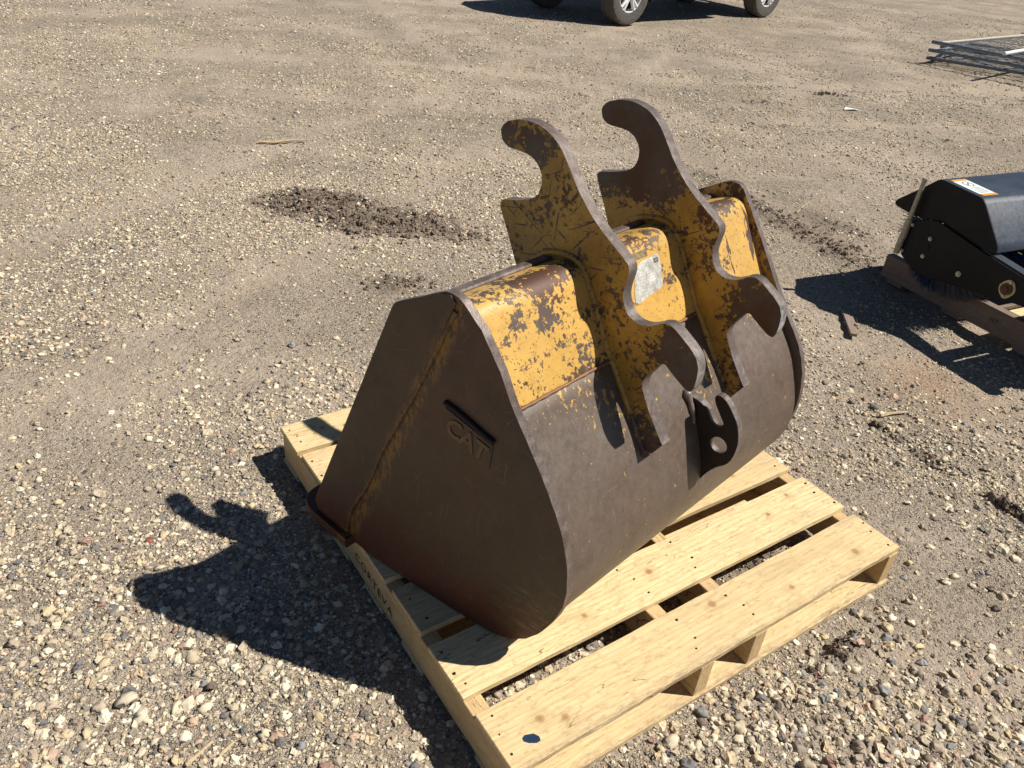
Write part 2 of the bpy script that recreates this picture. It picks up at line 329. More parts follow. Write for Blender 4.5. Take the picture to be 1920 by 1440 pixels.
def ground_mat():
    b = NB('dry_gravel_yard')
    co = b.co
    big = b.noise(.55, 4, .55, co); mid = b.noise(3.2, 4, .6, co); fine = b.noise(55, 5, .7, co)
    dirt = b.mix(b.ramp(mid, [(.3, 0.0), (.7, 1.0)]), (.335, .264, .196), (.455, .372, .285))
    dirt = b.mix(b.ramp(big, [(.35, 0.0), (.65, .6)]), dirt, (.47, .390, .303))
    dirt = b.mix(b.math('MULTIPLY', b.ramp(fine, [(.33, 1.0), (.58, 0.0)]), .34), dirt, (.17, .128, .090))
    # grit cells in three sizes
    def layer(col, scale, cov, lo, hi, wob):
        wv = b.n('VectorMath', operation='ADD'); b.put(wv.inputs[0], co)
        nn = b.n('TexNoise'); b.put(nn.inputs['Vector'], co); nn.inputs['Scale'].default_value = scale * .7
        s_ = b.n('VectorMath', operation='SCALE'); b.put(s_.inputs[0], nn.outputs['Color']); s_.inputs['Scale'].default_value = wob
        b.put(wv.inputs[1], s_.outputs[0])
        v = b.vor(scale, wv.outputs[0])
        sp = b.n('SeparateColor'); b.put(sp.inputs[0], v.outputs['Color'])
        rr_, gg_ = sp.outputs[0], sp.outputs[1]
        on = b.math('LESS_THAN', rr_, cov)
        stone = b.math('MULTIPLY', b.ramp(v.outputs['Distance'], [(lo, 1.0), (hi, 0.0)]), on)
        sc_ = b.ramp(gg_, [(0, (.53, .45, .335)), (.22, (.62, .54, .41)), (.40, (.40, .33, .25)), (.52, (.66, .585, .45)), (.66, (.24, .21, .175)), (.74, (.15, .15, .15)), (.80, (.55, .44, .28)), (.92, (.33, .31, .28))], 'CONSTANT')
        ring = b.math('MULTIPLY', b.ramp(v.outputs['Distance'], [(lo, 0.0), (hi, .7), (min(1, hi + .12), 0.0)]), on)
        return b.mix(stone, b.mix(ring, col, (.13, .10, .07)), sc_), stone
    pk = b.n('Attribute', attribute_name='pack')
    dens = b.math('MULTIPLY', b.ramp(b.noise(1.1, 5, .65, b.mp(co, loc=(7, 3, 0))), [(.40, .16), (.60, 1.0)]), b.math('SUBTRACT', 1.0, b.math('MULTIPLY', pk.outputs['Fac'], .7)))
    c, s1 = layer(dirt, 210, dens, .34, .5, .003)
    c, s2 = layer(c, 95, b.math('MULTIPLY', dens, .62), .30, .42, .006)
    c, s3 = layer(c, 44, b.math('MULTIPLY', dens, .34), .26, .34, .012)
    # damp dark earth where the surface has been churned, reddish spill by the broom
    at = b.n('Attribute', attribute_name='damp')
    c = b.mix(b.math('MULTIPLY', at.outputs['Fac'], .72), c, b.mix(fine, (.13, .098, .072), (.24, .19, .145)))
    sp_ = b.math('MULTIPLY', b.near((1.60, 2.63, 0), .04, .36), b.ramp(mid, [(.36, .1), (.6, .9)]))
    c = b.mix(b.math('MULTIPLY', sp_, .6), c, (.34, .185, .095))
    h = b.math('ADD', b.math('MULTIPLY', s1, .35), b.math('ADD', b.math('MULTIPLY', s2, .7), b.math('MULTIPLY', s3, 1.2)))
    h = b.math('ADD', h, b.math('MULTIPLY', fine, .8))
    h = b.math('ADD', h, b.math('MULTIPLY', b.noise(22, 5, .75, co), .9))
    h = b.math('ADD', h, b.math('MULTIPLY', mid, .5))
    return b.fin(c, .93, 0.0, b.bump(h, 1.0, .016), .15)
M_ground = ground_mat()

# ------------------------------------------------------------------ object helpers
def tag(o, label=None, cat=None, group=None, kind=None):
    if label: o['label'] = label
    if cat: o['category'] = cat
    if group: o['group'] = group
    if kind: o['kind'] = kind
    return o
def empty(name, loc=(0, 0, 0), rz=0.0):
    o = bpy.data.objects.new(name, None); o.empty_display_size = .1
    o.location = loc; o.rotation_euler = (0, 0, rz); COL.objects.link(o); return o
def mesh_obj(name, me, parent=None, mats=()):
    for m in mats: me.materials.append(m)
    o = bpy.data.objects.new(name, me); COL.objects.link(o)
    if parent: o.parent = parent
    return o
def bm_obj(name, bm, mats, parent=None, smooth=None):
    bmesh.ops.recalc_face_normals(bm, faces=bm.faces)
    if smooth is not None:
        for f in bm.faces: f.smooth = True
        for e in bm.edges:
            if len(e.link_faces) == 2 and e.calc_face_angle(0) > radians(smooth): e.smooth = False
    me = bpy.data.meshes.new(name); bm.to_mesh(me); bm.free()
    return mesh_obj(name, me, parent, mats if isinstance(mats, (list, tuple)) else [mats])
def bevel(o, w_, seg=2, ang=35):
    md = o.modifiers.new('bevel', 'BEVEL'); md.width = w_; md.segments = seg; md.limit_method = 'ANGLE'; md.angle_limit = radians(ang)
    md.harden_normals = False
    return o
def box_bm(bm, x0, x1, y0, y1, z0, z1, mat=0, M_=None):
    vs_ = [bm.verts.new((x, y, z)) for x in (x0, x1) for y in (y0, y1) for z in (z0, z1)]
    if M_ is not None:
        for v in vs_: v.co = M_ @ v.co
    for f in ((0, 1, 3, 2), (4, 6, 7, 5), (0, 4, 5, 1), (2, 3, 7, 6), (0, 2, 6, 4), (1, 5, 7, 3)):
        bm.faces.new([vs_[i] for i in f]).material_index = mat
def prism_bm(bm, loops, fn0, fn1, mat_cap=0, mat_side=1):
    """loops: list of 2D loops (first outer, others holes); fn0/fn1 map (a,b)->3D for the two caps"""
    flat = [p for l in loops for p in l]
    tris = tessellate_polygon([[Vector((p[0], p[1], 0)) for p in l] for l in loops])
    A_ = [bm.verts.new(fn0(*p)) for p in flat]; B_ = [bm.verts.new(fn1(*p)) for p in flat]
    for t in tris:
        try:
            bm.faces.new([A_[i] for i in t]).material_index = mat_cap
            bm.faces.new([B_[i] for i in reversed(t)]).material_index = mat_cap
        except ValueError: pass
    k = 0
    for l in loops:
        n = len(l)
        for i in range(n):
            a, b_ = k + i, k + (i + 1) % n
            bm.faces.new([A_[a], A_[b_], B_[b_], B_[a]]).material_index = mat_side
        k += n
def tube_bm(bm, pts, r, n=8, mat=0, caps=True, jitter=0.0):
    pts = [Vector(p) for p in pts]; rings = []
    up = Vector((0, 0, 1))
    for i, p in enumerate(pts):
        d = (pts[min(i + 1, len(pts) - 1)] - pts[max(i - 1, 0)]).normalized()
        a = d.cross(up)
        if a.length < .05: a = d.cross(Vector((1, 0, 0)))
        a.normalize(); c = d.cross(a)
        rad = (r[i] if isinstance(r, (list, tuple)) else r) * (1 + random.uniform(-jitter, jitter))
        rings.append([bm.verts.new(p + a * cos(2 * pi * k / n) * rad + c * sin(2 * pi * k / n) * rad) for k in range(n)])
    for i in range(len(rings) - 1):
        for k in range(n):
            bm.faces.new([rings[i][k], rings[i][(k + 1) % n], rings[i + 1][(k + 1) % n], rings[i + 1][k]]).material_index = mat
    if caps:
        bm.faces.new(rings[0][::-1]).material_index = mat; bm.faces.new(rings[-1]).material_index = mat
def smooth_loop(pts, sub=4, closed=True):
    """Catmull-Rom through points"""
    n = len(pts); out = []
    for i in range(n if closed else n - 1):
        g = lambda k: np.array(pts[k % n] if closed else pts[min(max(k, 0), n - 1)], float)
        p0, p1, p2, p3 = g(i - 1), g(i), g(i + 1), g(i + 2)
        for t in np.arange(sub) / sub:
            out.append(tuple(.5 * ((2 * p1) + (-p0 + p2) * t + (2 * p0 - 5 * p1 + 4 * p2 - p3) * t * t + (-p0 + 3 * p1 - 3 * p2 + p3) * t ** 3)))
    if not closed: out.append(tuple(pts[-1]))
    return out
def text_mesh(txt, size, extrude, offset=0.0, space=1.0):
    cu = bpy.data.curves.new('lettering', 'FONT'); cu.body = txt; cu.size = size; cu.extrude = extrude; cu.offset = offset
    cu.space_character = space; cu.resolution_u = 3
    o = bpy.data.objects.new('lettering_tmp', cu); COL.objects.link(o)
    dg = bpy.context.evaluated_depsgraph_get(); dg.update()
    me = bpy.data.meshes.new_from_object(o.evaluated_get(dg)); bpy.data.objects.remove(o); bpy.data.curves.remove(cu)
    return me
def frame_matrix(origin, ex, ey):
    ex = Vector(ex).normalized(); ey = Vector(ey); ez = ex.cross(ey).normalized(); ey = ez.cross(ex)
    return Matrix(((ex.x, ey.x, ez.x, origin[0]), (ex.y, ey.y, ez.y, origin[1]), (ex.z, ey.z, ez.z, origin[2]), (0, 0, 0, 1)))

# ------------------------------------------------------------------ layout frames (metres)
P_ORG = (-.539978 * 1.2, 1.510414 * 1.2); P_ANG = .632483          # pallet far-left corner, direction of its deck boards
B_ORG = (.0533, 1.1101); B_ANG = radians(49.836)                   # bucket heel under its left side plate, direction of its width
S_ORG = (1.739, 3.623); S_ANG = radians(28.0)                      # broom

# ------------------------------------------------------------------ ground
_tabs = {}
def vnoise(x, y, seed):
    if seed not in _tabs: _tabs[seed] = np.random.default_rng(seed).random((256, 256))
    T = _tabs[seed]; xi = np.floor(x).astype(int); yi = np.floor(y).astype(int); fx = x - xi; fy = y - yi
    fx = fx * fx * (3 - 2 * fx); fy = fy * fy * (3 - 2 * fy)
    a = T[xi % 256, yi % 256]; b = T[(xi + 1) % 256, yi % 256]; c = T[xi % 256, (yi + 1) % 256]; d = T[(xi + 1) % 256, (yi + 1) % 256]
    return (a * (1 - fx) + b * fx) * (1 - fy) + (c * (1 - fx) + d * fx) * fy - .5
def fbm(x, y, scale, octv, seed):
    v = 0; amp = 1; 
    for k in range(octv):
        v = v + amp * vnoise(x * scale * 2 ** k + 13.7 * k, y * scale * 2 ** k + 5.1 * k, seed + k); amp *= .5
    return v
CLOD = [(-1.18, 3.93, .20, .15, .3, 1.0), (-1.0, 3.96, .18, .14, .0, .9), (-.92, 3.80, .16, .10, -.6, .9), (-.76, 3.70, .24, .10, -.15, 1.0), (-.50, 3.70, .28, .11, -.1, .9), (-.55, 3.84, .26, .09, -.2, .7),
        (-.53, 3.07, .12, .06, .4, .6), (.84, 1.285, .075, .022, .62, .7),
        (1.30, 2.28, .06, .014, -1.0, .6), (1.39, 2.13, .07, .014, -1.1, .7), (1.56, 1.90, .08, .018, -1.0, .85),
        (1.25, 4.75, .45, .10, -1.1, .5), (1.45, 4.30, .35, .10, -1.0, .62), (1.65, 3.95, .30, .12, -1.1, .68), (1.75, 4.35, .25, .10, -.9, .4), (1.95, 7.4, .30, .07, .3, .4), (2.8, 8.0, .16, .06, 0, .5), (3.3, 6.55, .07, .04, .3, .5),
        (.74, 1.58, .10, .04, .6, .6), (.57, 1.43, .08, .04, .6, .5), (-.3, 5.9, .9, .12, .25, .22), (-1.1, 6.6, .8, .10, .2, .22), (-2.2, 4.6, .5, .08, .1, .15)]
# compacted wheel tracks: point on the track, direction, half width
TRACKS = [((1.72, 2.30), (-.40, .917), .10), ((2.35, 2.55), (-.40, .917), .10), ((-1.0, 7.6), (.97, .22), .16), ((-1.2, 6.2), (.98, .19), .14), ((-2.2, 3.0), (.35, .94), .12), ((-1.2, 2.6), (.35, .94), .10), ((1.9, 6.0), (.62, -.78), .12)]
def track_mask(x, y):
    m = np.zeros_like(x); wob = fbm(x, y, .8, 2, 131) * .25
    for (px, py), (dx, dy), hw in TRACKS:
        d = np.abs((x - px) * -dy + (y - py) * dx + wob); m = np.maximum(m, np.clip(1.4 - d / hw, 0, 1))
    return m * np.clip(.75 + fbm(x, y, 1.3, 2, 141) * 1.2, 0, 1)
DAMP = [(1.45, 4.6, .75, .38, -1.0, .62), (1.9, 5.5, .5, .3, .4, .35), (1.2, 1.55, .5, .42, .5, .40), (-.8, 3.84, .55, .24, -.1, .5), (.75, 1.5, .5, .25, .6, .35), (1.55, 2.2, .5, .16, -1.1, .3), (-.2, 6.2, 1.6, .3, .15, .28), (1.9, 7.6, 1.0, .3, .1, .3), (-2.5, 4.9, 1.0, .25, .1, .25)]
def damp_mask(x, y):
    m = np.zeros_like(x); wob = fbm(x, y, 3.5, 4, 161) * .8
    for cx, cy, rx, ry, a, s in DAMP:
        dx, dy = x - cx, y - cy; u = (dx * cos(a) + dy * sin(a)) / rx; v = (-dx * sin(a) + dy * cos(a)) / ry
        m = np.maximum(m, s * np.clip(1.25 - np.sqrt(u * u + v * v) + wob, 0, 1))
    return m
def clod_mask(x, y):
    m = np.zeros_like(x)
    wob = fbm(x, y, 9, 3, 61) * .9
    for cx, cy, rx, ry, a, s in CLOD:
        dx, dy = x - cx, y - cy; u = (dx * cos(a) + dy * sin(a)) / rx; v = (-dx * sin(a) + dy * cos(a)) / ry
        r = np.sqrt(u * u + v * v) + wob
        m = np.maximum(m, s * np.clip(1.35 - r, 0, 1) ** .8)
    return np.clip(m, 0, 1)
def pallet_mask(x, y):
    dx, dy = x - P_ORG[0], y - P_ORG[1]
    u = dx * cos(P_ANG) + dy * sin(P_ANG); v = dx * sin(P_ANG) - dy * cos(P_ANG)
    d = np.maximum(np.maximum(-u, u - 1.2), np.maximum(-v, v - 1.22))
    a = np.clip(1 - d / .12, 0, 1)
    dx, dy = x - S_ORG[0], y - S_ORG[1]
    u = dx * cos(S_ANG) + dy * sin(S_ANG); v = dx * sin(S_ANG) - dy * cos(S_ANG)
    d = np.maximum(np.maximum(-u, u - 1.3), np.maximum(-v, v - 1.1)); b = np.clip(1 - d / .15, 0, 1)
    return np.maximum(a, b)
def height(x, y):
    far = 1.0 / (1 + (np.hypot(x, y) / 14) ** 2)
    h = fbm(x, y, .55, 3, 1) * .030 + fbm(x, y, 3.0, 3, 11) * .011 * far + fbm(x, y, 17, 3, 21) * .0055 * far
    # faint wheel ruts crossing the far yard
    t = y - (.16 * x + 6.3); h = h + .012 * np.exp(-(t / .12) ** 2) * fbm(x, y, 5, 2, 71) * 2
    tm = track_mask(x, y); h = h - .006 * tm + .004 * tm * np.sin((x * .5 + y * .86) * 95 + 6 * fbm(x, y, 3, 2, 151)) * far
    cm = clod_mask(x, y)
    h = h + damp_mask(x, y) * np.abs(fbm(x, y, 20, 3, 171)) * .014 * far + cm ** 1.5 * (.024 + .050 * np.abs(fbm(x, y, 26, 3, 41)) + .012 * fbm(x, y, 60, 2, 51))
    pm = pallet_mask(x, y)
    return h * (1 - pm) + pm * (np.minimum(h * .5, .012) - .010 + cm * .022 * (1 + fbm(x, y, 26, 2, 43)))

def graded(a, b, step, far, g=1.09):
    core = list(np.arange(a, b + step * .5, step)); s = step; lo = []; hi = []
    p = core[0]
    while p > -far: s *= g; p -= s; lo.append(p)
    s = step; p = core[-1]
    while p < far: s *= g; p += s; hi.append(p)
    return np.array(lo[::-1] + core + hi)
gx = graded(-2.6, 3.4, .017, 320); gy = graded(.35, 5.6, .017, 320)
nx, ny = len(gx), len(gy)
GX, GY = np.meshgrid(gx, gy, indexing='ij'); GZ = height(GX, GY)
me = bpy.data.meshes.new('ground')
me.vertices.add(nx * ny); me.vertices.foreach_set('co', np.stack([GX, GY, GZ], -1).astype(np.float32).ravel())
idx = np.arange(nx * ny).reshape(nx, ny)
q = np.stack([idx[:-1, :-1], idx[1:, :-1], idx[1:, 1:], idx[:-1, 1:]], -1).reshape(-1, 4)
me.loops.add(q.size); me.loops.foreach_set('vertex_index', q.ravel().astype(np.int32))
me.polygons.add(len(q)); me.polygons.foreach_set('loop_start', (np.arange(len(q)) * 4).astype(np.int32))
me.polygons.foreach_set('use_smooth', np.ones(len(q), bool))
me.update(calc_edges=True)
at = me.attributes.new('damp', 'FLOAT', 'POINT')
damp = np.clip(clod_mask(GX, GY) * 1.1 + damp_mask(GX, GY) * .8 + .35 * np.clip(fbm(GX, GY, 2.0, 3, 81), 0, 1), 0, 1)
at.data.foreach_set('value', damp.astype(np.float32).ravel())
at = me.attributes.new('pack', 'FLOAT', 'POINT'); at.data.foreach_set('value', track_mask(GX, GY).astype(np.float32).ravel())
g_ob = mesh_obj('ground', me, None, [M_ground]); tag(g_ob, 'dry tan gravel and dirt yard surface', kind='structure')

# ------------------------------------------------------------------ scattered stones (geometry nodes, one object)
def scatter(name, pts, scl, vi, rnd, mat, label, nvar=7, sub=2, flat=(.42, .8), rough=.45, nscale=1.2, seed=0.0, smooth=False):
    n = len(pts); me = bpy.data.meshes.new(name)
    me.vertices.add(n); me.vertices.foreach_set('co', np.asarray(pts, np.float32).ravel())
    for nm, typ, arr in (('scl', 'FLOAT', scl), ('vi', 'INT', vi), ('rnd', 'FLOAT', rnd)):
        a = me.attributes.new(nm, typ, 'POINT'); a.data.foreach_set('value', np.asarray(arr, np.float32 if typ == 'FLOAT' else np.int32))
    rot = np.stack([rng.normal(0, .22, n), rng.normal(0, .22, n), rng.uniform(0, 6.283, n)], -1).astype(np.float32)
    a = me.attributes.new('rot', 'FLOAT_VECTOR', 'POINT'); a.data.foreach_set('vector', rot.ravel())
    o = mesh_obj(name, me); tag(o, label, kind='stuff')
    ng = bpy.data.node_groups.new(name + '_nodes', 'GeometryNodeTree')
    ng.interface.new_socket('Geometry', in_out='INPUT', socket_type='NodeSocketGeometry')
    ng.interface.new_socket('Geometry', in_out='OUTPUT', socket_type='NodeSocketGeometry')
    N = ng.nodes; L = ng.links
    gi = N.new('NodeGroupInput'); go = N.new('NodeGroupOutput')
    g2i = N.new('GeometryNodeGeometryToInstance')
    rs = random.Random(3)
    for k in range(nvar):
        ico = N.new('GeometryNodeMeshIcoSphere'); ico.inputs['Radius'].default_value = 1.0; ico.inputs['Subdivisions'].default_value = sub
        pos = N.new('GeometryNodeInputPosition'); nz = N.new('ShaderNodeTexNoise')
        nz.noise_dimensions = '4D'; nz.inputs['W'].default_value = k * 3.7 + seed; nz.inputs['Scale'].default_value = nscale; nz.inputs['Detail'].default_value = 1.0
        L.new(pos.outputs[0], nz.inputs['Vector'])
        sub_ = N.new('ShaderNodeVectorMath'); sub_.operation = 'SUBTRACT'; sub_.inputs[1].default_value = (.5, .5, .5); L.new(nz.outputs['Color'], sub_.inputs[0])
        mul = N.new('ShaderNodeVectorMath'); mul.operation = 'MULTIPLY'; mul.inputs[1].default_value = (rough * 4.2,) * 3; L.new(sub_.outputs[0], mul.inputs[0])
        sp = N.new('GeometryNodeSetPosition'); L.new(ico.outputs['Mesh'], sp.inputs['Geometry']); L.new(mul.outputs[0], sp.inputs['Offset'])
        tr = N.new('GeometryNodeTransform'); tr.inputs['Scale'].default_value = (1.0, rs.uniform(.62, .95), rs.uniform(*flat)); L.new(sp.outputs[0], tr.inputs['Geometry'])
        ss = N.new('GeometryNodeSetShadeSmooth'); ss.inputs['Shade Smooth'].default_value = smooth and (k % 2 == 0); L.new(tr.outputs[0], ss.inputs['Geometry'])
        sm = N.new('GeometryNodeSetMaterial'); sm.inputs['Material'].default_value = mat; L.new(ss.outputs[0], sm.inputs['Geometry'])
        L.new(sm.outputs[0], g2i.inputs[0])
    iop = N.new('GeometryNodeInstanceOnPoints'); L.new(gi.outputs[0], iop.inputs['Points']); L.new(g2i.outputs[0], iop.inputs['Instance'])
    iop.inputs['Pick Instance'].default_value = True
    def attr(nm, typ):
        a_ = N.new('GeometryNodeInputNamedAttribute'); a_.data_type = typ; a_.inputs['Name'].default_value = nm
        return [s for s in a_.outputs if s.enabled and s.name == 'Attribute'][0]
    L.new(attr('vi', 'INT'), iop.inputs['Instance Index']); L.new(attr('rot', 'FLOAT_VECTOR'), iop.inputs['Rotation']); L.new(attr('scl', 'FLOAT'), iop.inputs['Scale'])
    L.new(iop.outputs[0], go.inputs[0])
    md = o.modifiers.new('scatter', 'NODES'); md.node_group = ng
    return o
def wedge(n, y0, y1, margin=.9):
    """random ground points over the strip of yard between two distances, somewhat wider than the view"""
    y = np.sqrt(rng.uniform(y0 * y0, y1 * y1, n)); half = y * .78 + margin
    return rng.uniform(-half, half), y + 0
def gravel_density(x, y):
    d = fbm(x, y, 1.1, 3, 91) * 1.1 + fbm(x, y, 4.5, 2, 95) * .5 + .62
    return np.clip(d * 1.35 - .16, .10, 1) * (1 - .45 * clod_mask(x, y)) * (1 - .72 * track_mask(x, y))
PX, SC = [], []
for n, y0, y1, r0_, r1_, pw in ((78000, .45, 2.1, .0020, .0056, 2.0), (15000, .45, 2.4, .005, .0120, 2.0), (900, .5, 2.6, .010, .018, 2.0), (110000, 2.0, 4.4, .0026, .0064, 2.2), (21000, 2.2, 5.0, .0055, .0115, 2.4),
                            (85000, 4.2, 8.5, .0042, .0085, 2.2), (12000, 4.6, 11.0, .008, .015, 2.6), (45000, 8.0, 17, .0075, .0130, 2.2)):
    x, y = wedge(n, y0, y1); keep = rng.random(n) < gravel_density(x, y); x, y = x[keep], y[keep]
    r = r0_ + (r1_ - r0_) * rng.random(len(x)) ** pw
    PX.append(np.stack([x, y], -1)); SC.append(r)
# a richer spill of larger stones along the near edges of the yard
for cx, cy, rx, ry, n in ((1.05, .95, .35, .22, 520), (-.75, .95, .22, .18, 220), (.75, .95, .40, .14, 350), (1.35, 1.35, .3, .3, 300), (.25, 1.15, .25, .06, 90), (.95, 1.15, .35, .12, 220)):
    x = rng.normal(cx, rx, n); y = rng.normal(cy, ry, n); PX.append(np.stack([x, y], -1)); SC.append(.006 + .0085 * rng.random(n) ** 1.6)
for cx, cy, rx, ry, n in ((1.10, .97, .30, .14, 85), (.78, .92, .25, .10, 50), (1.45, 1.25, .22, .22, 38), (-.80, 1.0, .2, .2, 26), (.30, .82, .4, .1, 16), (1.25, 1.6, .4, .3, 22)):
    x = rng.normal(cx, rx, n); y = rng.normal(cy, ry, n); PX.append(np.stack([x, y], -1)); SC.append(.0105 + .0085 * rng.random(n) ** 1.8)
PX = np.concatenate(PX); SC = np.concatenate(SC)
# thin the grit on the packed bare earth near the right foreground and under the pallet
bare = np.exp(-(((PX[:, 0] - 1.25) / .50) ** 2 + ((PX[:, 1] - 1.50) / .42) ** 2)) * 1.15 + pallet_mask(PX[:, 0], PX[:, 1]) * .35
kp = rng.random(len(SC)) > bare * np.where(SC < .0095, .85, .5); PX = PX[kp]; SC = SC[kp]
z = height(PX[:, 0], PX[:, 1]) + SC * rng.uniform(-.15, .35, len(SC))
nn_ = len(SC)
scatter('gravel', np.stack([PX[:, 0], PX[:, 1], z], -1), SC, rng.integers(0, 12, nn_), rng.random(nn_), M_peb,
        'loose mixed beige, white and grey pebbles covering the yard', nvar=12, sub=2, flat=(.40, .72), rough=.55, nscale=1.35, smooth=True)
# clods of damp earth
cl = []
for cx, cy, rx, ry, a, s in CLOD:
    n = int(800 * s * s * (rx * ry / .03) ** .6); n = min(n, 1100)
    u = rng.normal(0, .62, n) * rx; v = rng.normal(0, .62, n) * ry
    cl.append(np.stack([cx + u * cos(a) - v * sin(a), cy + u * sin(a) + v * cos(a), np.full(n, s)], -1))
cl = np.concatenate(cl); cs = (.0025 + .016 * rng.random(len(cl)) ** 4) * (.6 + .4 * cl[:, 2])
cz = height(cl[:, 0], cl[:, 1]) - cs * .05
scatter('soil_clods', np.stack([cl[:, 0], cl[:, 1], cz], -1), cs, rng.integers(0, 5, len(cs)), rng.random(len(cs)), M_clodm,
        'dark crumbs and clods of damp soil churned up in patches', nvar=5, sub=2, flat=(.6, .95), rough=.6, nscale=1.6, seed=50)

# ------------------------------------------------------------------ wooden pallet under the bucket
PU = Vector((cos(P_ANG), sin(P_ANG), 0)); PV = Vector((sin(P_ANG), -cos(P_ANG), 0))
pallet = empty('wooden_pallet', (P_ORG[0], P_ORG[1], 0), P_ANG)       # local x along boards, local -y along stringers
tag(pallet, 'new pale pine pallet with worn bucket on it, stencilled on its left stringer', 'pallet')
def plank(name, u0_, u1_, v0, v1, z0, z1, mat, parent, skew=0.0, nseg=14, rough_=.0012, bow=0.0, axis='u'):
    """a sawn board with slightly wavy edges; length along u (boards) or v (stringers)"""
    bm = bmesh.new(); rg = random.Random(hash((round(u0_, 3), round(v0, 3), round(z0, 3))) & 0xffff)
    Lr = []
    for i in range(nseg + 1):
        t = i / nseg
        j = lambda: rg.uniform(-rough_, rough_)
        if axis == 'u':
            u = u0_ + (u1_ - u0_) * t; sv = skew * (t - .5); zb = bow * sin(pi * t)
            ring = [(u + j(), -(v0 + sv + j()), z0), (u + j(), -(v1 + sv + j()), z0), (u + j(), -(v1 + sv + j()), z1 + zb + j() * .5), (u + j(), -(v0 + sv + j()), z1 + zb + j() * .5)]
        else:
            v = v0 + (v1 - v0) * t
            ring = [(u0_ + j(), -v, z0), (u1_ + j(), -v, z0), (u1_ + j(), -v, z1 + j() * .3), (u0_ + j(), -v, z1 + j() * .3)]
        Lr.append([bm.verts.new(p) for p in ring])
    for i in range(nseg):
        for k in range(4): bm.faces.new([Lr[i][k], Lr[i][(k + 1) % 4], Lr[i + 1][(k + 1) % 4], Lr[i + 1][k]])
    bm.faces.new(Lr[0]); bm.faces.new(Lr[-1][::-1])
    o = bm_obj(name, bm, mat, parent); bevel(o, .0016, 1, 50)
    return o
# origin of each board's texture follows the board: stringers get a lengthwise-turned copy of the material
def wood_turned(src, name):
    m = src.copy(); m.name = name
    t = m.node_tree; tc = [n for n in t.nodes if n.type == 'TEX_COORD'][0]
    mp = t.nodes.new('ShaderNodeMapping'); mp.inputs['Rotation'].default_value = (0, 0, pi / 2)
    for l in list(tc.outputs['Object'].links):
        to = l.to_socket; t.links.remove(l); t.links.new(mp.outputs[0], to)
    t.links.new(tc.outputs['Object'], mp.inputs[0]); return m
M_wood2t = wood_turned(M_wood2, 'pine_stringer_lengthwise')
ZB, ZS, ZT = .016, .113, .130
strg = [(.002, .042), (.484, .524), (.655, .695), (1.160, 1.198)]
stringers = []
for k, (a, b_) in enumerate(strg):
    stringers.append(plank('stringer', a, b_, .002, 1.214, ZB, ZS, M_wood2t, pallet, axis='v', nseg=16, rough_=.0006))
boards = [(-.004, 1.204, .000, .134, 0), (.004, 1.198, .152, .290, .003), (-.003, 1.201, .352, .492, -.004), (.000, 1.20, .538, .676, .002), (.002, 1.199, .710, .849, .003), (-.001, 1.204, .889, 1.034, .006), (.001, 1.200, 1.072, 1.214, -.004)]
nail_me = None
for k, (a, b_, v0, v1, sk) in enumerate(boards):
    o = plank('deck_board', a, b_, v0, v1, ZS + .0006, ZT + random.uniform(-.001, .001), M_wood, pallet, skew=sk, nseg=18, rough_=.0013)
    if k == 6: tag(o, 'nearest deck board with knots and a dark blue mark')
    for (s0, s1) in strg:
        vv = [.2, .52, .80] if k in (0, 6, 5) else [.28, .74]
        for f_ in vv:
            if nail_me is None:
                bm = bmesh.new(); bmesh.ops.create_cone(bm, cap_ends=True, segments=8, radius1=.0031, radius2=.0028, depth=.0018)
                nail_me = bpy.data.meshes.new('nail'); bm.to_mesh(nail_me); bm.free(); nail_me.materials.append(M_nail)
            nl = bpy.data.objects.new('nail', nail_me); COL.objects.link(nl); nl.parent = o
            nl.location = ((s0 + s1) / 2 + random.uniform(-.012, .012), -(v0 + (v1 - v0) * f_ + random.uniform(-.012, .012)), ZT + .0010)
            nl.scale = (random.uniform(.7, 1.1),) * 3
    if k == 6:
        bm = bmesh.new(); pts = [(.052, -1.163), (.060, -1.160), (.076, -1.166), (.082, -1.176), (.080, -1.184), (.071, -1.185), (.058, -1.178), (.051, -1.170)]
        prism_bm(bm, [pts], lambda x, y: Vector((x, y, ZT + .0018)), lambda x, y: Vector((x, y, ZT - .001)), 0, 0)
        bm_obj('blue_mark', bm, M_blue, o)
        bm = bmesh.new(); pts = [(1.083, -1.187), (1.105, -1.184), (1.112, -1.178), (1.108, -1.172), (1.096, -1.170), (1.088, -1.178)]
for (v0, v1) in ((.0, .10), (.36, .46), (.56, .66), (.76, .86), (1.085, 1.219)):
    plank('bottom_board', .0, 1.2, v0, v1, .0, ZB - .0006, M_wood, pallet, nseg=10)
# stencilled word on the outer face of the left stringer
me = text_mesh('CORTEVA', .036, .0004, 0.0, 1.18)
xs = [v.co.x for v in me.vertices]; k_ = .205 / (max(xs) - min(xs))
Mx = frame_matrix((.0012, -.507, .0545), (0, -1, -.07), (0, -.05, 1)) 
for v in me.vertices: v.co = Mx @ Vector(((v.co.x - min(xs)) * k_, v.co.y * .95, v.co.z))
me.materials.clear(); so_ = mesh_obj('stencil_lettering', me, stringers[0], [M_ink])

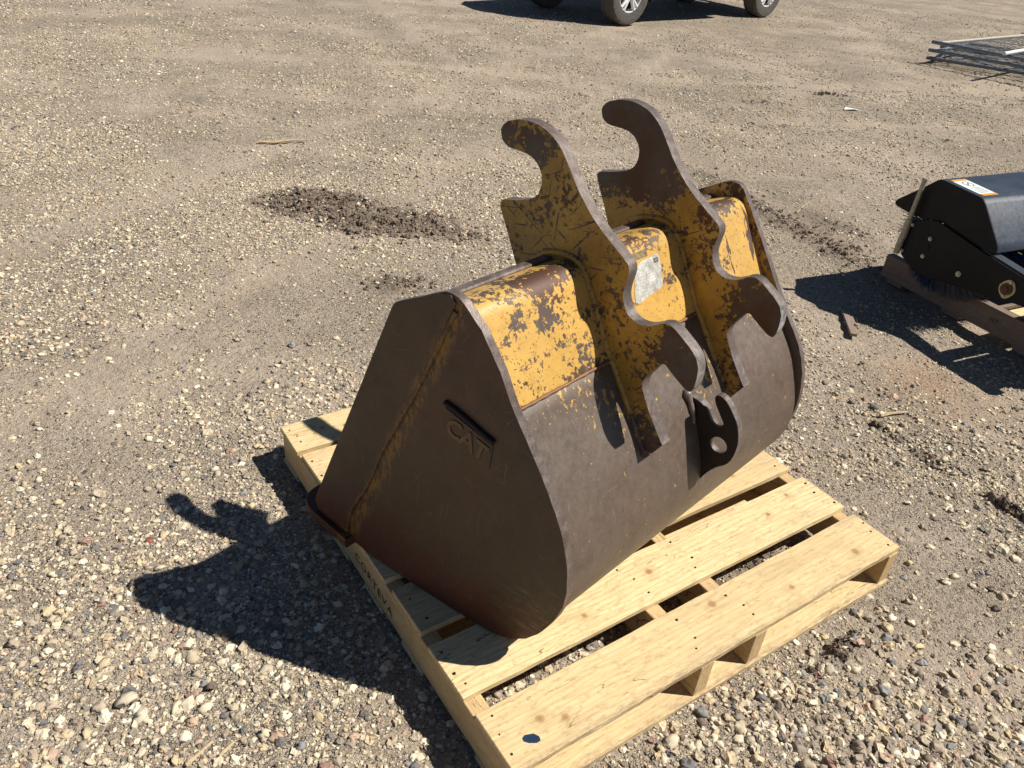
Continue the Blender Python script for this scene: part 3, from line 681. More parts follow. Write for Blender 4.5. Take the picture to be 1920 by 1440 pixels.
# ------------------------------------------------------------------ excavator bucket
bucket = empty('excavator_bucket', (B_ORG[0], B_ORG[1], 0), B_ANG)     # local x = width, local y = -s, z up
tag(bucket, 'rusty brown and chipped yellow excavator bucket with two hooked coupler plates on a pine pallet', 'excavator bucket')
TAP = math.tan(radians(7.0)); XR = .952
def xl(s): return TAP * s
def L3(s, z, x): return Vector((x, -s, z))
side = [(-.34, .815), (-.333, .828), (-.32, .836), (-.23, .885), (-.214, .8915), (-.200, .893), (-.186, .890), (-.174, .882), (-.135, .846), (-.09, .782), (-.054, .716), (-.022, .668), (.008, .622), (.035, .579), (.056, .541),
        (.077, .494), (.089, .455), (.098, .415), (.102, .370), (.099, .330), (.088, .290), (.073, .254), (.053, .217), (.028, .184), (0, .160), (-.03, .146), (-.061, .138), (-.148, .133), (-.27, .1315), (-.4, .136),
        (-.492, .147), (-.560, .163), (-.585, .180), (-.592, .205), (-.586, .226)]
sideR = [(-.34, .815), (-.335, .832), (-.325, .843), (-.298, .860), (-.256, .885), (-.225, .902), (-.209, .908), (-.196, .910), (-.183, .908), (-.170, .900), (-.122, .835), (-.067, .758), (-.019, .687), (.020, .635), (.054, .594), (.076, .562), (.093, .530), (.106, .495), (.1145, .455), (.118, .412), (.116, .370), (.108, .330), (.094, .292), (.073, .256),
         (.048, .222), (.020, .190), (0, .170)] + side[25:]
def jag(pts, step=.012, amp=.0011):
    rj = random.Random(5); out = []
    for i, p in enumerate(pts):
        q_ = pts[(i + 1) % len(pts)]; n = max(1, int(math.hypot(q_[0] - p[0], q_[1] - p[1]) / step))
        for k in range(n):
            t = k / n; out.append((p[0] + (q_[0] - p[0]) * t + rj.uniform(-amp, amp), p[1] + (q_[1] - p[1]) * t + rj.uniform(-amp, amp)))
    return out
def side_plate(left):
    bm = bmesh.new(); th = .018
    pts = jag(side if left else sideR, .016, .0007)
    if left: prism_bm(bm, [pts], lambda s, z: L3(s, z, xl(s)), lambda s, z: L3(s, z, xl(s) + th))
    else: prism_bm(bm, [pts], lambda s, z: L3(s, z, XR - th), lambda s, z: L3(s, z, XR))
    o = bm_obj('side_plate', bm, [M_side if left else M_rplate, M_edge], bucket, 42); bevel(o, .0025, 2, 50); return o
sp_l = side_plate(True); sp_r = side_plate(False)
tag(sp_r, 'far side plate, rusty with yellow paint left near its top')
cut = [(-.34, .8155), (-.334, .8265), (-.32, .834), (-.232, .883), (-.202, .890), (-.190, .878), (-.212, .821), (-.283, .653), (-.364, .483), (-.421, .341), (-.474, .239), (-.490, .152), (-.558, .166), (-.583, .182), (-.590, .205), (-.584, .226)]
for left in (True, False):
    bm = bmesh.new()
    if left: prism_bm(bm, [cut], lambda s, z: L3(s, z, xl(s) - .0035), lambda s, z: L3(s, z, xl(s) + .0006), 0, 0)
    else: prism_bm(bm, [cut], lambda s, z: L3(s, z, XR - .0006), lambda s, z: L3(s, z, XR + .007), 0, 0)
    o = bm_obj('side_cutter', bm, M_side, bucket); bevel(o, .002, 2, 40)
# weld running down the cutter edge
bm = bmesh.new(); wl = smooth_loop([(-.194, .862), (-.212, .821), (-.283, .653), (-.364, .483), (-.421, .341), (-.474, .239), (-.489, .170)], 8, False)
tube_bm(bm, [L3(s + .003, z, xl(s) + .0005) for s, z in wl], .0052, 8, jitter=.12)
bm_obj('weld_seam', bm, M_side, bucket, 60)
# shell: wrapper sheet between the plates
wrap = smooth_loop([(-.066, .7035), (-.050, .688), (-.0285, .655), (.006, .604), (.032, .563), (.052, .524), (.069, .484), (.082, .446), (.091, .409), (.0945, .368), (.0915, .331), (.081, .293), (.066, .259), (.046, .223), (.021, .191), (-.004, .169),
        (-.032, .153), (-.062, .1455), (-.148, .141), (-.27, .1395), (-.40, .1435), (-.50, .153)], 3, False)
def offset_line(L, d):
    out = []
    for i, p in enumerate(L):
        a = np.array(L[max(i - 1, 0)]); b_ = np.array(L[min(i + 1, len(L) - 1)]); t = (b_ - a) / (np.linalg.norm(b_ - a) + 1e-9)
        out.append((p[0] + t[1] * -d * -1 * -1, p[1] + t[0] * d * -1 * -1) if False else (p[0] - (-t[1]) * -d, p[1] - t[0] * -d * -1))
    return out
inner = [(p[0] + q_[0], p[1] + q_[1]) for p, q_ in zip(wrap, [((np.array(wrap[min(i + 1, len(wrap) - 1)]) - np.array(wrap[max(i - 1, 0)])) / np.linalg.norm(np.array(wrap[min(i + 1, len(wrap) - 1)]) - np.array(wrap[max(i - 1, 0)])))[::-1] * np.array([1, -1]) * .014 for i in range(len(wrap))])]
bm = bmesh.new(); NX = 40
def sheet(bm, line, mat=0):
    g = []
    for (s, z) in line:
        a = xl(s) + .0175; b_ = XR - .0175
        wd = min(1, max(0, (s + .03) / .08)) * .021; g.append([bm.verts.new(L3(s + wd * i / NX, z, a + (b_ - a) * i / NX)) for i in range(NX + 1)])
    for j in range(len(g) - 1):
        for i in range(NX): bm.faces.new([g[j][i], g[j][i + 1], g[j + 1][i + 1], g[j + 1][i]]).material_index = mat
    return g
g1 = sheet(bm, wrap); g2 = sheet(bm, inner)
for row in (0, -1):
    for i in range(NX): bm.faces.new([g1[row][i], g1[row][i + 1], g2[row][i + 1], g2[row][i]])
for c_ in (0, -1):
    for j in range(len(g1) - 1): bm.faces.new([g1[j][c_], g1[j + 1][c_], g2[j + 1][c_], g2[j][c_]])
bm_obj('wrapper', bm, [M_wrap], bucket, 40)
# box section along the top edge, painted yellow
box = [(-.062, .692), (-.0665, .7105), (-.100, .768), (-.128, .816), (-.140, .838), (-.149, .853), (-.158, .864), (-.169, .872), (-.182, .8755), (-.196, .8745), (-.220, .8665), (-.246, .856), (-.252, .842), (-.215, .785), (-.120, .685), (-.085, .670)]
bm = bmesh.new(); loops = []
gs = []
for (s, z) in box:
    a = xl(s) + .0172; b_ = XR - .0172; gs.append([bm.verts.new(L3(s, z, a + (b_ - a) * i / 20)) for i in range(21)])
for j in range(len(gs)):
    for i in range(20): bm.faces.new([gs[j][i], gs[(j + 1) % len(gs)][i], gs[(j + 1) % len(gs)][i + 1], gs[j][i + 1]])
bm_obj('box_section', bm, [M_box], bucket, 28)
bm = bmesh.new()
prism_bm(bm, [[(-.262, .838), (-.262, .860), (-.259, .864), (-.243, .8645), (-.240, .862), (-.240, .850)]], lambda s, z: L3(s, z, xl(s) + .016), lambda s, z: L3(s, z, XR - .016), 0, 0)
o = bm_obj('lip_bar', bm, M_edge, bucket); bevel(o, .002, 2)
bm = bmesh.new(); tube_bm(bm, [L3(-.0615 + random.uniform(-.0008, .0008), .7035, .0115 + .923 * i / 90) for i in range(91)], .0036, 8, jitter=.2)
bm_obj('weld_seam', bm, M_weld, bucket, 60)
# cutting edge blade
bm = bmesh.new()
bl = [(-.078, -.47), (-.082, -.52), (-.087, -.575), (-.088, -.595), (-.085, -.613), (-.077, -.628), (-.064, -.640), (-.046, -.646), (-.03, -.648), (.99, -.648), (1.008, -.640), (1.018, -.62), (1.018, -.47)]
def bz(s): return .134 + max(0, (-.47 - s)) * .16
prism_bm(bm, [bl], lambda x, s: Vector((x, -s, bz(s) + .026)), lambda x, s: Vector((x, -s, bz(s))), 0, 0)
o = bm_obj('cutting_edge', bm, M_side, bucket); bevel(o, .003, 2)
# coupler hook plates
HOOK = [(-.325, .812), (-.339, .823), (-.359, .864), (-.388, .919), (-.3915, .930), (-.389, .937), (-.383, .941), (-.35, .950), (-.321, .959), (-.303, .969), (-.291, .983), (-.2865, 1.0), (-.289, 1.018), (-.299, 1.034), (-.315, 1.045), (-.337, 1.050), (-.361, 1.050), (-.381, 1.051),
        (-.394, 1.057), (-.402, 1.068), (-.403, 1.082), (-.392, 1.096), (-.372, 1.105), (-.351, 1.110), (-.327, 1.112), (-.302, 1.109), (-.278, 1.101), (-.258, 1.089), (-.240, 1.072), (-.221, 1.048), (-.198, 1.018), (-.172, .991), (-.146, .968), (-.115, .947), (-.087, .930), (-.066, .917),
        (-.057, .907), (-.0545, .894), (-.058, .872), (-.0595, .850), (-.053, .830), (-.041, .815), (-.023, .8065), (-.002, .807), (.018, .816), (.032, .8255), (.045, .830), (.059, .829), (.081, .817), (.103, .803), (.118, .789), (.126, .770), (.1275, .748), (.126, .730), (.1225, .7205), (.117, .718), (.106, .721), (.084, .733), (.064, .746),
        (.058, .749), (.052, .748), (.046, .742), (.032, .719), (.020, .697), (.0185, .684), (.025, .668), (.041, .641), (.063, .609), (.0872, .5785), (.089, .576), (.0878, .574), (.0722, .547), (.071, .545), (.069, .5448), (.045, .543), (.030, .560), (-.02, .632), (-.085, .700), (-.16, .760), (-.24, .850), (-.29, .842)]
hook_contact = smooth_loop([(-.262, .866), (-.225, .8775), (-.196, .8805), (-.178, .8785), (-.163, .870), (-.151, .855), (-.128, .820), (-.070, .716), (-.050, .692), (-.022, .650), (.012, .600), (.036, .561), (.058, .530)], 5, False)
def hook_plate(x0):
    bm = bmesh.new()
    prism_bm(bm, [jag(smooth_loop(HOOK, 3), .02, .0004)], lambda s, z: L3(s, z, x0), lambda s, z: L3(s, z, x0 + .027), 0, 1)
    o = bm_obj('hook_plate', bm, [M_hook, M_edge], bucket, 42); bevel(o, .0022, 2, 60)
    for xx, off in ((x0 - .001, -1), (x0 + .028, 1)):
        bm = bmesh.new(); tube_bm(bm, [L3(s, z + .001, xx) for s, z in hook_contact], .0075, 8, jitter=.08)
        bm_obj('weld_fillet', bm, M_hook, o, 60)
    return o
h1 = hook_plate(.29); h2 = hook_plate(.62)
tag(h1, 'nearer hooked coupler plate'); tag(h2, 'farther hooked coupler plate, worn bare brown at its tip')
# bright battered nose on the far hook's lower toe
# lifting eye
lug = smooth_loop([(.045, .583), (.060, .581), (.072, .575), (.081, .569), (.095, .550), (.105, .543), (.116, .544), (.123, .555), (.114, .568), (.097, .590), (.090, .604), (.091, .613), (.101, .617), (.117, .611), (.138, .590), (.154, .568), (.164, .536), (.165, .508),
        (.160, .479), (.149, .460), (.137, .449), (.122, .430), (.108, .405), (.093, .370), (.082, .345), (.075, .37), (.075, .42), (.06, .47), (.04, .52), (.02, .56), (.028, .583)], 2)
hole = [(.1245 + .0200 * cos(a), .5005 + .0200 * sin(a)) for a in np.linspace(0, 2 * pi, 24, endpoint=False)]
bm = bmesh.new(); prism_bm(bm, [lug, hole], lambda s, z: L3(s, z, .480), lambda s, z: L3(s, z, .500), 0, 1)
o = bm_obj('lifting_eye', bm, [M_dark, M_edge], bucket); bevel(o, .0015, 1, 40)
bm = bmesh.new(); tube_bm(bm, [L3(s, z, .474) for s, z in smooth_loop([(.020, .596), (.036, .580), (.052, .552), (.060, .528)], 4, False)], [.005, .008, .010, .009, .009, .008, .007, .007, .006, .005, .005, .004, .003], 7, jitter=.25)
bm_obj('weld_lump', bm, M_edge, o, 60)
# pressed maker's plate on the near side with raised letters, dark weld bead above it
def on_side(s, z, out): 
    n = Vector((-1, -TAP, 0)).normalized()
    return L3(s, z, xl(s)) + n * out
EMBo = [(-.205, .655), (-.091, .622), (-.095, .566), (-.112, .569), (-.203, .592), (-.211, .604), (-.212, .640)]
bm = bmesh.new(); prism_bm(bm, [EMBo], lambda s, z: on_side(s, z, .0022), lambda s, z: on_side(s, z, -.001), 0, 0)
em = bm_obj('raised_badge', bm, M_side, bucket); bevel(em, .0015, 2)
bm = bmesh.new(); tube_bm(bm, [on_side(-.206 + .118 * t, .667 - .034 * t + .002 * sin(5 * t),   .003) for t in np.linspace(0, 1, 14)], .0060, 8, jitter=.12)
bm_obj('weld_bead', bm, M_dark, bucket, 60)
me = text_mesh('CAT', .052, .0016, .0013, .95)
xs = [v.co.x for v in me.vertices]; ys = [v.co.y for v in me.vertices]
e1 = (on_side(-.105, .608, 0) - on_side(-.205, .637, 0)).normalized(); n_ = Vector((-1, -TAP, 0)).normalized(); e2 = n_.cross(e1)
if e2.z < 0: e2 = -e2
og = on_side(-.203, .602, .0026)
for v in me.vertices:
    a = (v.co.x - min(xs)) / (max(xs) - min(xs)) * .100; b_ = (v.co.y - min(ys)) / (max(ys) - min(ys)) * .042
    v.co = og + e1 * a + e2 * b_ + n_ * (v.co.z * 1.0)
me.materials.clear(); mesh_obj('raised_lettering', me, em, [steel_mat('worn_letter_steel', (.075, .048, .026), (.15, .10, .05), .5, .2, paint=.11, rust=.4)])
# stickers on the middle stretch of the box section
fa, fb = np.array([-.1665 + .019, .8605 - .012]), np.array([-.0665, .7105]); fd = (fb - fa) / np.linalg.norm(fb - fa); fn = np.array([-fd[1], fd[0]])
if fn[0] < 0: fn = -fn
def on_face(x, t, out): p = np.array([-.0665, .7105]) - fd * t + fn * out; return L3(p[0], p[1], x)
def face_patch(name, pts, mat, out=.0012):
    bm = bmesh.new(); prism_bm(bm, [pts], lambda x, t: on_face(x, t, out), lambda x, t: on_face(x, t, -.0015), 0, 0)
    return bm_obj(name, bm, mat, bucket)
face_patch('worn_sticker', smooth_loop([(.415, .075), (.430, .115), (.448, .140), (.470, .150), (.505, .151), (.532, .153), (.531, .125), (.524, .098), (.519, .083), (.490, .078), (.462, .076), (.435, .071)], 2), M_stick)
def face_text(txt, x0, t0, size, mat, out=.0020):
    me = text_mesh(txt, size, .0001)
    for v in me.vertices: v.co = on_face(x0 + v.co.x, t0 + v.co.y, out + v.co.z)
    me.materials.clear(); mesh_obj('sticker_print', me, bucket, [mat])
bm = bmesh.new()
for k in range(9):
    t_ = .088 + k * .0062
    for m_ in range(7):
        xa = .450 + m_ * .0105 + random.uniform(0, .003); prism_bm(bm, [[(xa, t_), (xa + .006, t_), (xa + .006, t_ + .0016), (xa, t_ + .0016)]], lambda x, t: on_face(x, t, .0015), lambda x, t: on_face(x, t, .001), 0, 0)
bm_obj('sticker_print', bm, simple('faded_print', (.33, .33, .31), .7, bump=0), bucket)
bm = bmesh.new()
for (xa, xb, ta, tb) in ((.512, .528, .1435, .1455), (.512, .528, .136, .138), (.512, .514, .136, .1455), (.526, .528, .136, .1455), (.516, .518, .136, .145), (.521, .523, .136, .145)):
    prism_bm(bm, [[(xa, ta), (xb, ta), (xb, tb), (xa, tb)]], lambda x, t: on_face(x, t, .0017), lambda x, t: on_face(x, t, .001), 0, 0)
bm_obj('sticker_mark', bm, M_ink, bucket)
face_patch('small_label', [(.442, .1705), (.446, .1535 + .003), (.497, .1555), (.497, .1725)], M_label)

# ------------------------------------------------------------------ rotary broom attachment on its skid
skid = empty('timber_skid', (S_ORG[0], S_ORG[1], 0), S_ANG)        # local x = W (to the right), local y = t (away)
tag(skid, 'weathered timber skid pallet beneath the black broom attachment', 'pallet')
def sbox(name, x0, x1, y0, y1, z0, z1, mat, parent, bev=.002, mtx=None):
    bm = bmesh.new(); box_bm(bm, x0, x1, y0, y1, z0, z1, 0, mtx); o = bm_obj(name, bm, mat, parent)
    if bev: bevel(o, bev, 2)
    return o
M_oldt = wood_turned(M_oldwood, 'old_timber_lengthwise')
beam = sbox('side_beam', 0, .042, -1.15, 0, .020, .128, M_oldt, skid)
sbox('side_beam', .62, .66, -1.15, 0, .020, .128, M_oldt, skid); sbox('side_beam', 1.28, 1.32, -1.15, 0, .020, .128, M_oldt, skid)
for y in (-.04, -.36, -.72, -1.1): sbox('bottom_board', .004, 1.316, y - .09, y, .0, .0192, M_oldwood, skid)
for y in (-.62, -.80, -.98): sbox('deck_board', .0435, 1.32, y - .12, y, .112, .1285, M_wood, skid)
me = text_mesh('HT', .030, .0003, .0003)
for v in me.vertices: v.co = Vector((-.0006 + v.co.z, -.585 - v.co.x, .066 + v.co.y))
me.materials.clear(); mesh_obj('heat_treat_stamp', me, beam, [M_ink])

broom = empty('broom_attachment', (S_ORG[0], S_ORG[1], .128), S_ANG)
tag(broom, 'black rotary broom attachment with blue bristles, white decal and metal rod, right of the bucket', 'broom attachment')
WZ = -.128
def W3(t, z, x): return Vector((x, t, z + WZ))
hood = [(-.045, .409), (-.044, .420), (-.052, .431), (-.156, .521), (-.205, .566), (-.217, .574), (-.233, .577), (-.419, .566), (-.432, .563), (-.449, .548), (-.556, .427), (-.566, .412), (-.572, .388), (-.564, .382), (-.512, .379), (-.297, .414), (-.20, .398), (-.145, .392), (-.058, .401)]
bm = bmesh.new(); prism_bm(bm, [hood], lambda t, z: W3(t, z, -.134), lambda t, z: W3(t, z, -.126), 0, 0)
o = bm_obj('hood_side', bm, M_black, broom); bevel(o, .002, 2)
bm = bmesh.new(); prism_bm(bm, [hood], lambda t, z: W3(t, z, 1.352), lambda t, z: W3(t, z, 1.36), 0, 0)
bm_obj('hood_side', bm, M_black, broom)
sk_ = hood[:13]; bm = bmesh.new(); gr = []
def skp(t, z, x, d=0):
    f = (x + .13) / 1.48
    return W3(t - (.05 * f if z > .5 and t < -.3 else 0), z + d, x)
for (t, z) in sk_: gr.append([[bm.verts.new(skp(t * (1 if d == 0 else .995), z - d, -.127 + 1.48 * i / 12)) for i in range(13)] for d in (0, .005)])
for j in range(len(sk_) - 1):
    for i in range(12):
        bm.faces.new([gr[j][0][i], gr[j][0][i + 1], gr[j + 1][0][i + 1], gr[j + 1][0][i]])
        bm.faces.new([gr[j][1][i + 1], gr[j][1][i], gr[j + 1][1][i], gr[j + 1][1][i + 1]])
bm_obj('hood_skin', bm, M_hood, broom, 30)
arm = [(-.160, .236), (-.166, .30), (-.168, .374), (-.175, .380), (-.288, .417), (-.300, .414), (-.516, .377), (-.712, .349), (-1.06, .345), (-1.06, .27), (-.80, .247), (-.754, .243), (-.729, .240), (-.67, .226), (-.584, .214), (-.465, .196), (-.30, .171), (-.287, .170), (-.248, .179), (-.175, .214)]  # unseen end of arm and flange lengthened to extend the ground shadow
bm = bmesh.new(); prism_bm(bm, [arm], lambda t, z: W3(t, z, -.146), lambda t, z: W3(t, z, -.1355), 0, 0)
ap = bm_obj('side_arm', bm, M_black, broom); bevel(ap, .002, 2)
bm = bmesh.new(); box_bm(bm, -.1354, -.09, -1.06, -.516, .0, .006)          # folded top flange of the arm
for v in bm.verts: v.co.z += (.377 + (-.516 - v.co.y) * -.13) + WZ
bm_obj('arm_flange', bm, M_hood, ap)
bm = bmesh.new(); prism_bm(bm, [arm], lambda t, z: W3(t, z, 1.362), lambda t, z: W3(t, z, 1.372), 0, 0); bm_obj('side_arm', bm, M_black, broom)
# rod
bm = bmesh.new()
def rodp(f, x=-.158): return W3(-.155 + (-.012) * f, .219 + .347 * f, x)
tube_bm(bm, [rodp(0), rodp(.46)], .0135, 10); tube_bm(bm, [rodp(.46), rodp(.97)], .0095, 10)
rod = bm_obj('rod', bm, M_pole, broom, 40)
bm = bmesh.new(); tube_bm(bm, [rodp(.965), rodp(.985)], .0135, 6); tube_bm(bm, [rodp(.985), rodp(1.0)], .010, 6); bm_obj('rod_knob', bm, M_pole, rod, 30)
for (t, z, r_) in ((-.18, .359, .0075), (-.285, .335, .0090), (-.28, .253, .0090), (-.174, .236, .0075), (-.466, .251, .0120)):
    bm = bmesh.new(); tube_bm(bm, [W3(t, z, -.1455), W3(t, z, -.151)], r_, 12); tube_bm(bm, [W3(t, z, -.151), W3(t, z, -.156)], r_ * .62, 6)
    bm_obj('bolt', bm, M_bolt, ap, 30)
bm = bmesh.new(); tube_bm(bm, [W3(-.279, .293, -.1455), W3(-.279, .293, -.148)], .017, 20); bm_obj('hub_cap', bm, M_black, ap, 30)
fl = smooth_loop([(-.686, .322), (-.672, .318), (-.655, .300), (-.648, .283), (-.655, .262), (-.668, .250), (-.681, .242), (-.695, .248), (-.710, .266), (-.716, .284), (-.710, .303), (-.699, .318)], 3)
bm = bmesh.new(); prism_bm(bm, [fl], lambda t, z: W3(t, z, -.152), lambda t, z: W3(t, z, -.1455), 0, 0)
fo = bm_obj('bearing_flange', bm, M_zinc, ap); bevel(fo, .0015, 1)
bm = bmesh.new(); tube_bm(bm, [W3(-.682, .283, -.1515), W3(-.682, .283, -.160)], .024, 20); tube_bm(bm, [W3(-.682, .283, -.160), W3(-.682, .283, -.166)], .012, 16); bm_obj('bearing', bm, M_rust, fo, 40)
for t, z in ((-.688, .313), (-.680, .252)):
    bm = bmesh.new(); tube_bm(bm, [W3(t, z, -.152), W3(t, z, -.157)], .0065, 6); bm_obj('bolt', bm, M_bolt, fo)
# decal on the hood top
def hood_top(x, f, out):       # f runs across the flat top, 0 far edge 1 near ridge
    t = -.233 + (-.419 + .233) * f; z = .577 + (.566 - .577) * f
    p = skp(t, z, x); return p + Vector((0, 0, out))
def top_patch(name, pts, mat, out, parent=broom):
    bm = bmesh.new(); prism_bm(bm, [pts], lambda x, f: hood_top(x, f, out), lambda x, f: hood_top(x, f, -.001), 0, 0); return bm_obj(name, bm, mat, parent)
dc = top_patch('warning_decal', [(-.105, .06), (-.015, .06), (-.015, .94), (-.105, .94)], M_decal, .0012)
top_patch('decal_band', [(-.105, .06), (-.015, .06), (-.015, .15), (-.105, .15)], M_orange, .0020, dc); top_patch('decal_band', [(-.105, .85), (-.015, .85), (-.015, .94), (-.105, .94)], M_orange, .0020, dc)
bm = bmesh.new()
ou = [(-.055 + .024 * cos(a), .32 + .13 * sin(a)) for a in np.linspace(0, 2 * pi, 24, endpoint=False)]; inn = [(-.055 + .019 * cos(a), .32 + .105 * sin(a)) for a in np.linspace(0, 2 * pi, 24, endpoint=False)]
prism_bm(bm, [ou, inn], lambda x, f: hood_top(x, f, .0020), lambda x, f: hood_top(x, f, .0005), 0, 0)
prism_bm(bm, [[(-.068, .36), (-.064, .38), (-.042, .28), (-.046, .26)]], lambda x, f: hood_top(x, f, .0020), lambda x, f: hood_top(x, f, .0005), 0, 0)
for k in range(5):
    f = .52 + k * .062; a = -.090 + random.uniform(0, .008); prism_bm(bm, [[(a, f), (-.030 - random.uniform(0, .012), f), (-.030 - random.uniform(0, .01), f + .02), (a, f + .02)]], lambda x, f: hood_top(x, f, .0020), lambda x, f: hood_top(x, f, .0005), 0, 0)
bm_obj('decal_print', bm, M_dink, dc)
# bristles: rings of tapering bristles round a core tube
core_t, core_z = -.34, .335
bm = bmesh.new(); tube_bm(bm, [W3(core_t, core_z, -.12), W3(core_t, core_z, 1.34)], .05, 16); bm_obj('brush_core', bm, M_rust, broom, 40)
for nm, mt, ph in (('blue_bristles', M_bris1, 0), ('black_bristles', M_bris2, 1)):
    bm = bmesh.new()
    for ring in range(11):
        xc = -.12 + ring * .030 + ph * .012
        for k in range(230):
            a = radians(random.uniform(165, 372))
            if ph == 1 and a < radians(200) and random.random() < .5: continue
            if ph == 0 and a > radians(262) and random.random() < .75: continue
            rad = .252 + random.uniform(-.022, .016)
            # angle 180 = far/left side (+t), 270 = down
            dt_, dz_ = -cos(a), sin(a)
            low = sin(a) < -.55
            if not low and random.random() < .45: continue
            xo = xc + .01 + random.uniform(-.008, .012); xt = xo + random.uniform(-.02, .02) + (.05 if low and ring < 2 else 0)
            if low: xt = min(xt, -.004) if ring < 4 else xt
            z1_ = max(core_z + dz_ * rad, .134 if xt > -.002 else .085)
            p0 = W3(core_t + dt_ * .05, core_z + dz_ * .05, xo); p1 = W3(core_t + dt_ * rad, z1_, xt)
            d = (p1 - p0).normalized(); s_ = d.cross(Vector((1, 0, 0))).normalized() * .0017; q3 = d.cross(s_).normalized() * .0017
            va = [bm.verts.new(p0 + s_), bm.verts.new(p0 - s_ + q3), bm.verts.new(p0 - s_ - q3)]; s_ *= .55; q3 *= .55
            vb = [bm.verts.new(p1 + s_), bm.verts.new(p1 - s_ + q3), bm.verts.new(p1 - s_ - q3)]
            for i in range(3): bm.faces.new([va[i], va[(i + 1) % 3], vb[(i + 1) % 3], vb[i]])
            bm.faces.new(vb)
    o = bm_obj(nm, bm, mt, broom); o['kind'] = 'stuff'
# coupler frame in front of the broom
for (x0, x1, y0, y1, z0, z1) in ((-.135, 1.35, -.80, -.755, .262, .34), (.10, .18, -1.05, -.80, .17, .23), (1.02, 1.10, -1.05, -.80, .17, .23), (-.02, .02, -.98, -.80, .19, .25), (-.02, 1.2, -1.03, -.985, .19, .25), (.02, .95, -1.10, -1.06, .132, .17)):
    sbox('frame_bar', x0, x1, y0, y1, z0 + WZ, z1 + WZ, M_black, broom, .004)
sbox('shadow_plate', -.12, .22, -1.05, -.84, .345 + WZ, .353 + WZ, M_black, broom, .002)  # out-of-view plate added to fill the gap in the broom's ground shadow
sbox('mount_plate', .15, 1.05, -1.16, -1.145, .135 + WZ, .62 + WZ, M_black, broom, .004)

# ------------------------------------------------------------------ stack of fence panels, upper right
def fence_panel(z, ax, ay, ang, label, matp, wid=2.2, lng=4.2, skew=0.0):
    e = empty('fence_panel', (ax, ay, z), ang); tag(e, label, 'fence panel', 'fence panels lying in a stack on the gravel')
    r_ = .021; c = [(0, 0), (lng, 0), (lng, wid), (0, wid)]
    for i, (a, b_) in enumerate(((0, 1), (1, 2), (2, 3), (3, 0))):
        bm = bmesh.new(); pa, pb = Vector((*c[a], 0)), Vector((*c[b_], 0)); d = (pb - pa).normalized()
        ext = .10 if i in (0, 2) else -.03
        tube_bm(bm, [pa - d * ext, pb + d * ext], r_, 10); bm_obj('pipe', bm, matp[i], e, 40)
    bm = bmesh.new(); n = 46
    dl = .10
    for k in range(-int(wid / dl), int(lng / dl) + 1):
        for sgn in (1, -1):
            pts = []
            for m_ in range(2):
                pass
            x_0 = k * dl; a0 = Vector((x_0, 0, .006 * sgn)); a1 = Vector((x_0 + wid, wid, .006 * sgn))
            if sgn < 0: a0, a1 = Vector((x_0 + wid, 0, -.006)), Vector((x_0, wid, -.006))
            d = a1 - a0
            t0, t1 = 0.0, 1.0
            for lo, hi in ((0, lng),):
                if d.x != 0:
                    ta, tb = (lo - a0.x) / d.x, (hi - a0.x) / d.x
                    if ta > tb: ta, tb = tb, ta
                    t0, t1 = max(t0, ta), min(t1, tb)
            if t1 - t0 > .01:
                p, q_ = a0 + d * t0, a0 + d * t1; mid_ = (p + q_) / 2 + Vector((0, 0, -.03 + .02 * sin(k * 1.3)))
                tube_bm(bm, [p, mid_, q_], .0030, 3, caps=False)
    o = bm_obj('wire_mesh', bm, M_mesh, e); o['kind'] = 'stuff'
    return e
for (x_, y_, z_, an_, lab, top_) in ((4.85, 10.67, .045, -29.4, 'lowest grey chain-link fence panel of the stack at upper right', False), (4.82, 10.62, .14, -39.5, 'middle grey chain-link fence panel of the stack at upper right', False), (4.77, 10.50, .245, -48.5, 'topmost fence panel of the stack at upper right, with a pale tan left pipe', True)):
    fence_panel(z_, x_, y_, radians(an_), lab, (M_galv, M_galv, M_galv, M_galvl if top_ else M_galv), 2.6 if top_ else 1.3, 3.4)
bm = bmesh.new(); tube_bm(bm, [(0, 0, 0), (.95, .95, 0)], .020, 10); o = bm_obj('white_pipe', bm, M_scrap, None, 40); o.location = (5.12, 9.66, .300); tag(o, 'loose white pipe lying on top of the fence panels', 'pipe')

# ------------------------------------------------------------------ parked pickup at the top edge
CA = math.atan2(13.61 - 11.38, 3.32 - 1.02)       # from front wheel to rear wheel along the near side
truck = empty('pickup_truck', (1.08, 11.36, 0), CA)
tag(truck, 'dark maroon pickup with silver spoked wheels parked at the top edge', 'pickup truck')
WB = 3.20; TR = 1.46; RT = .375
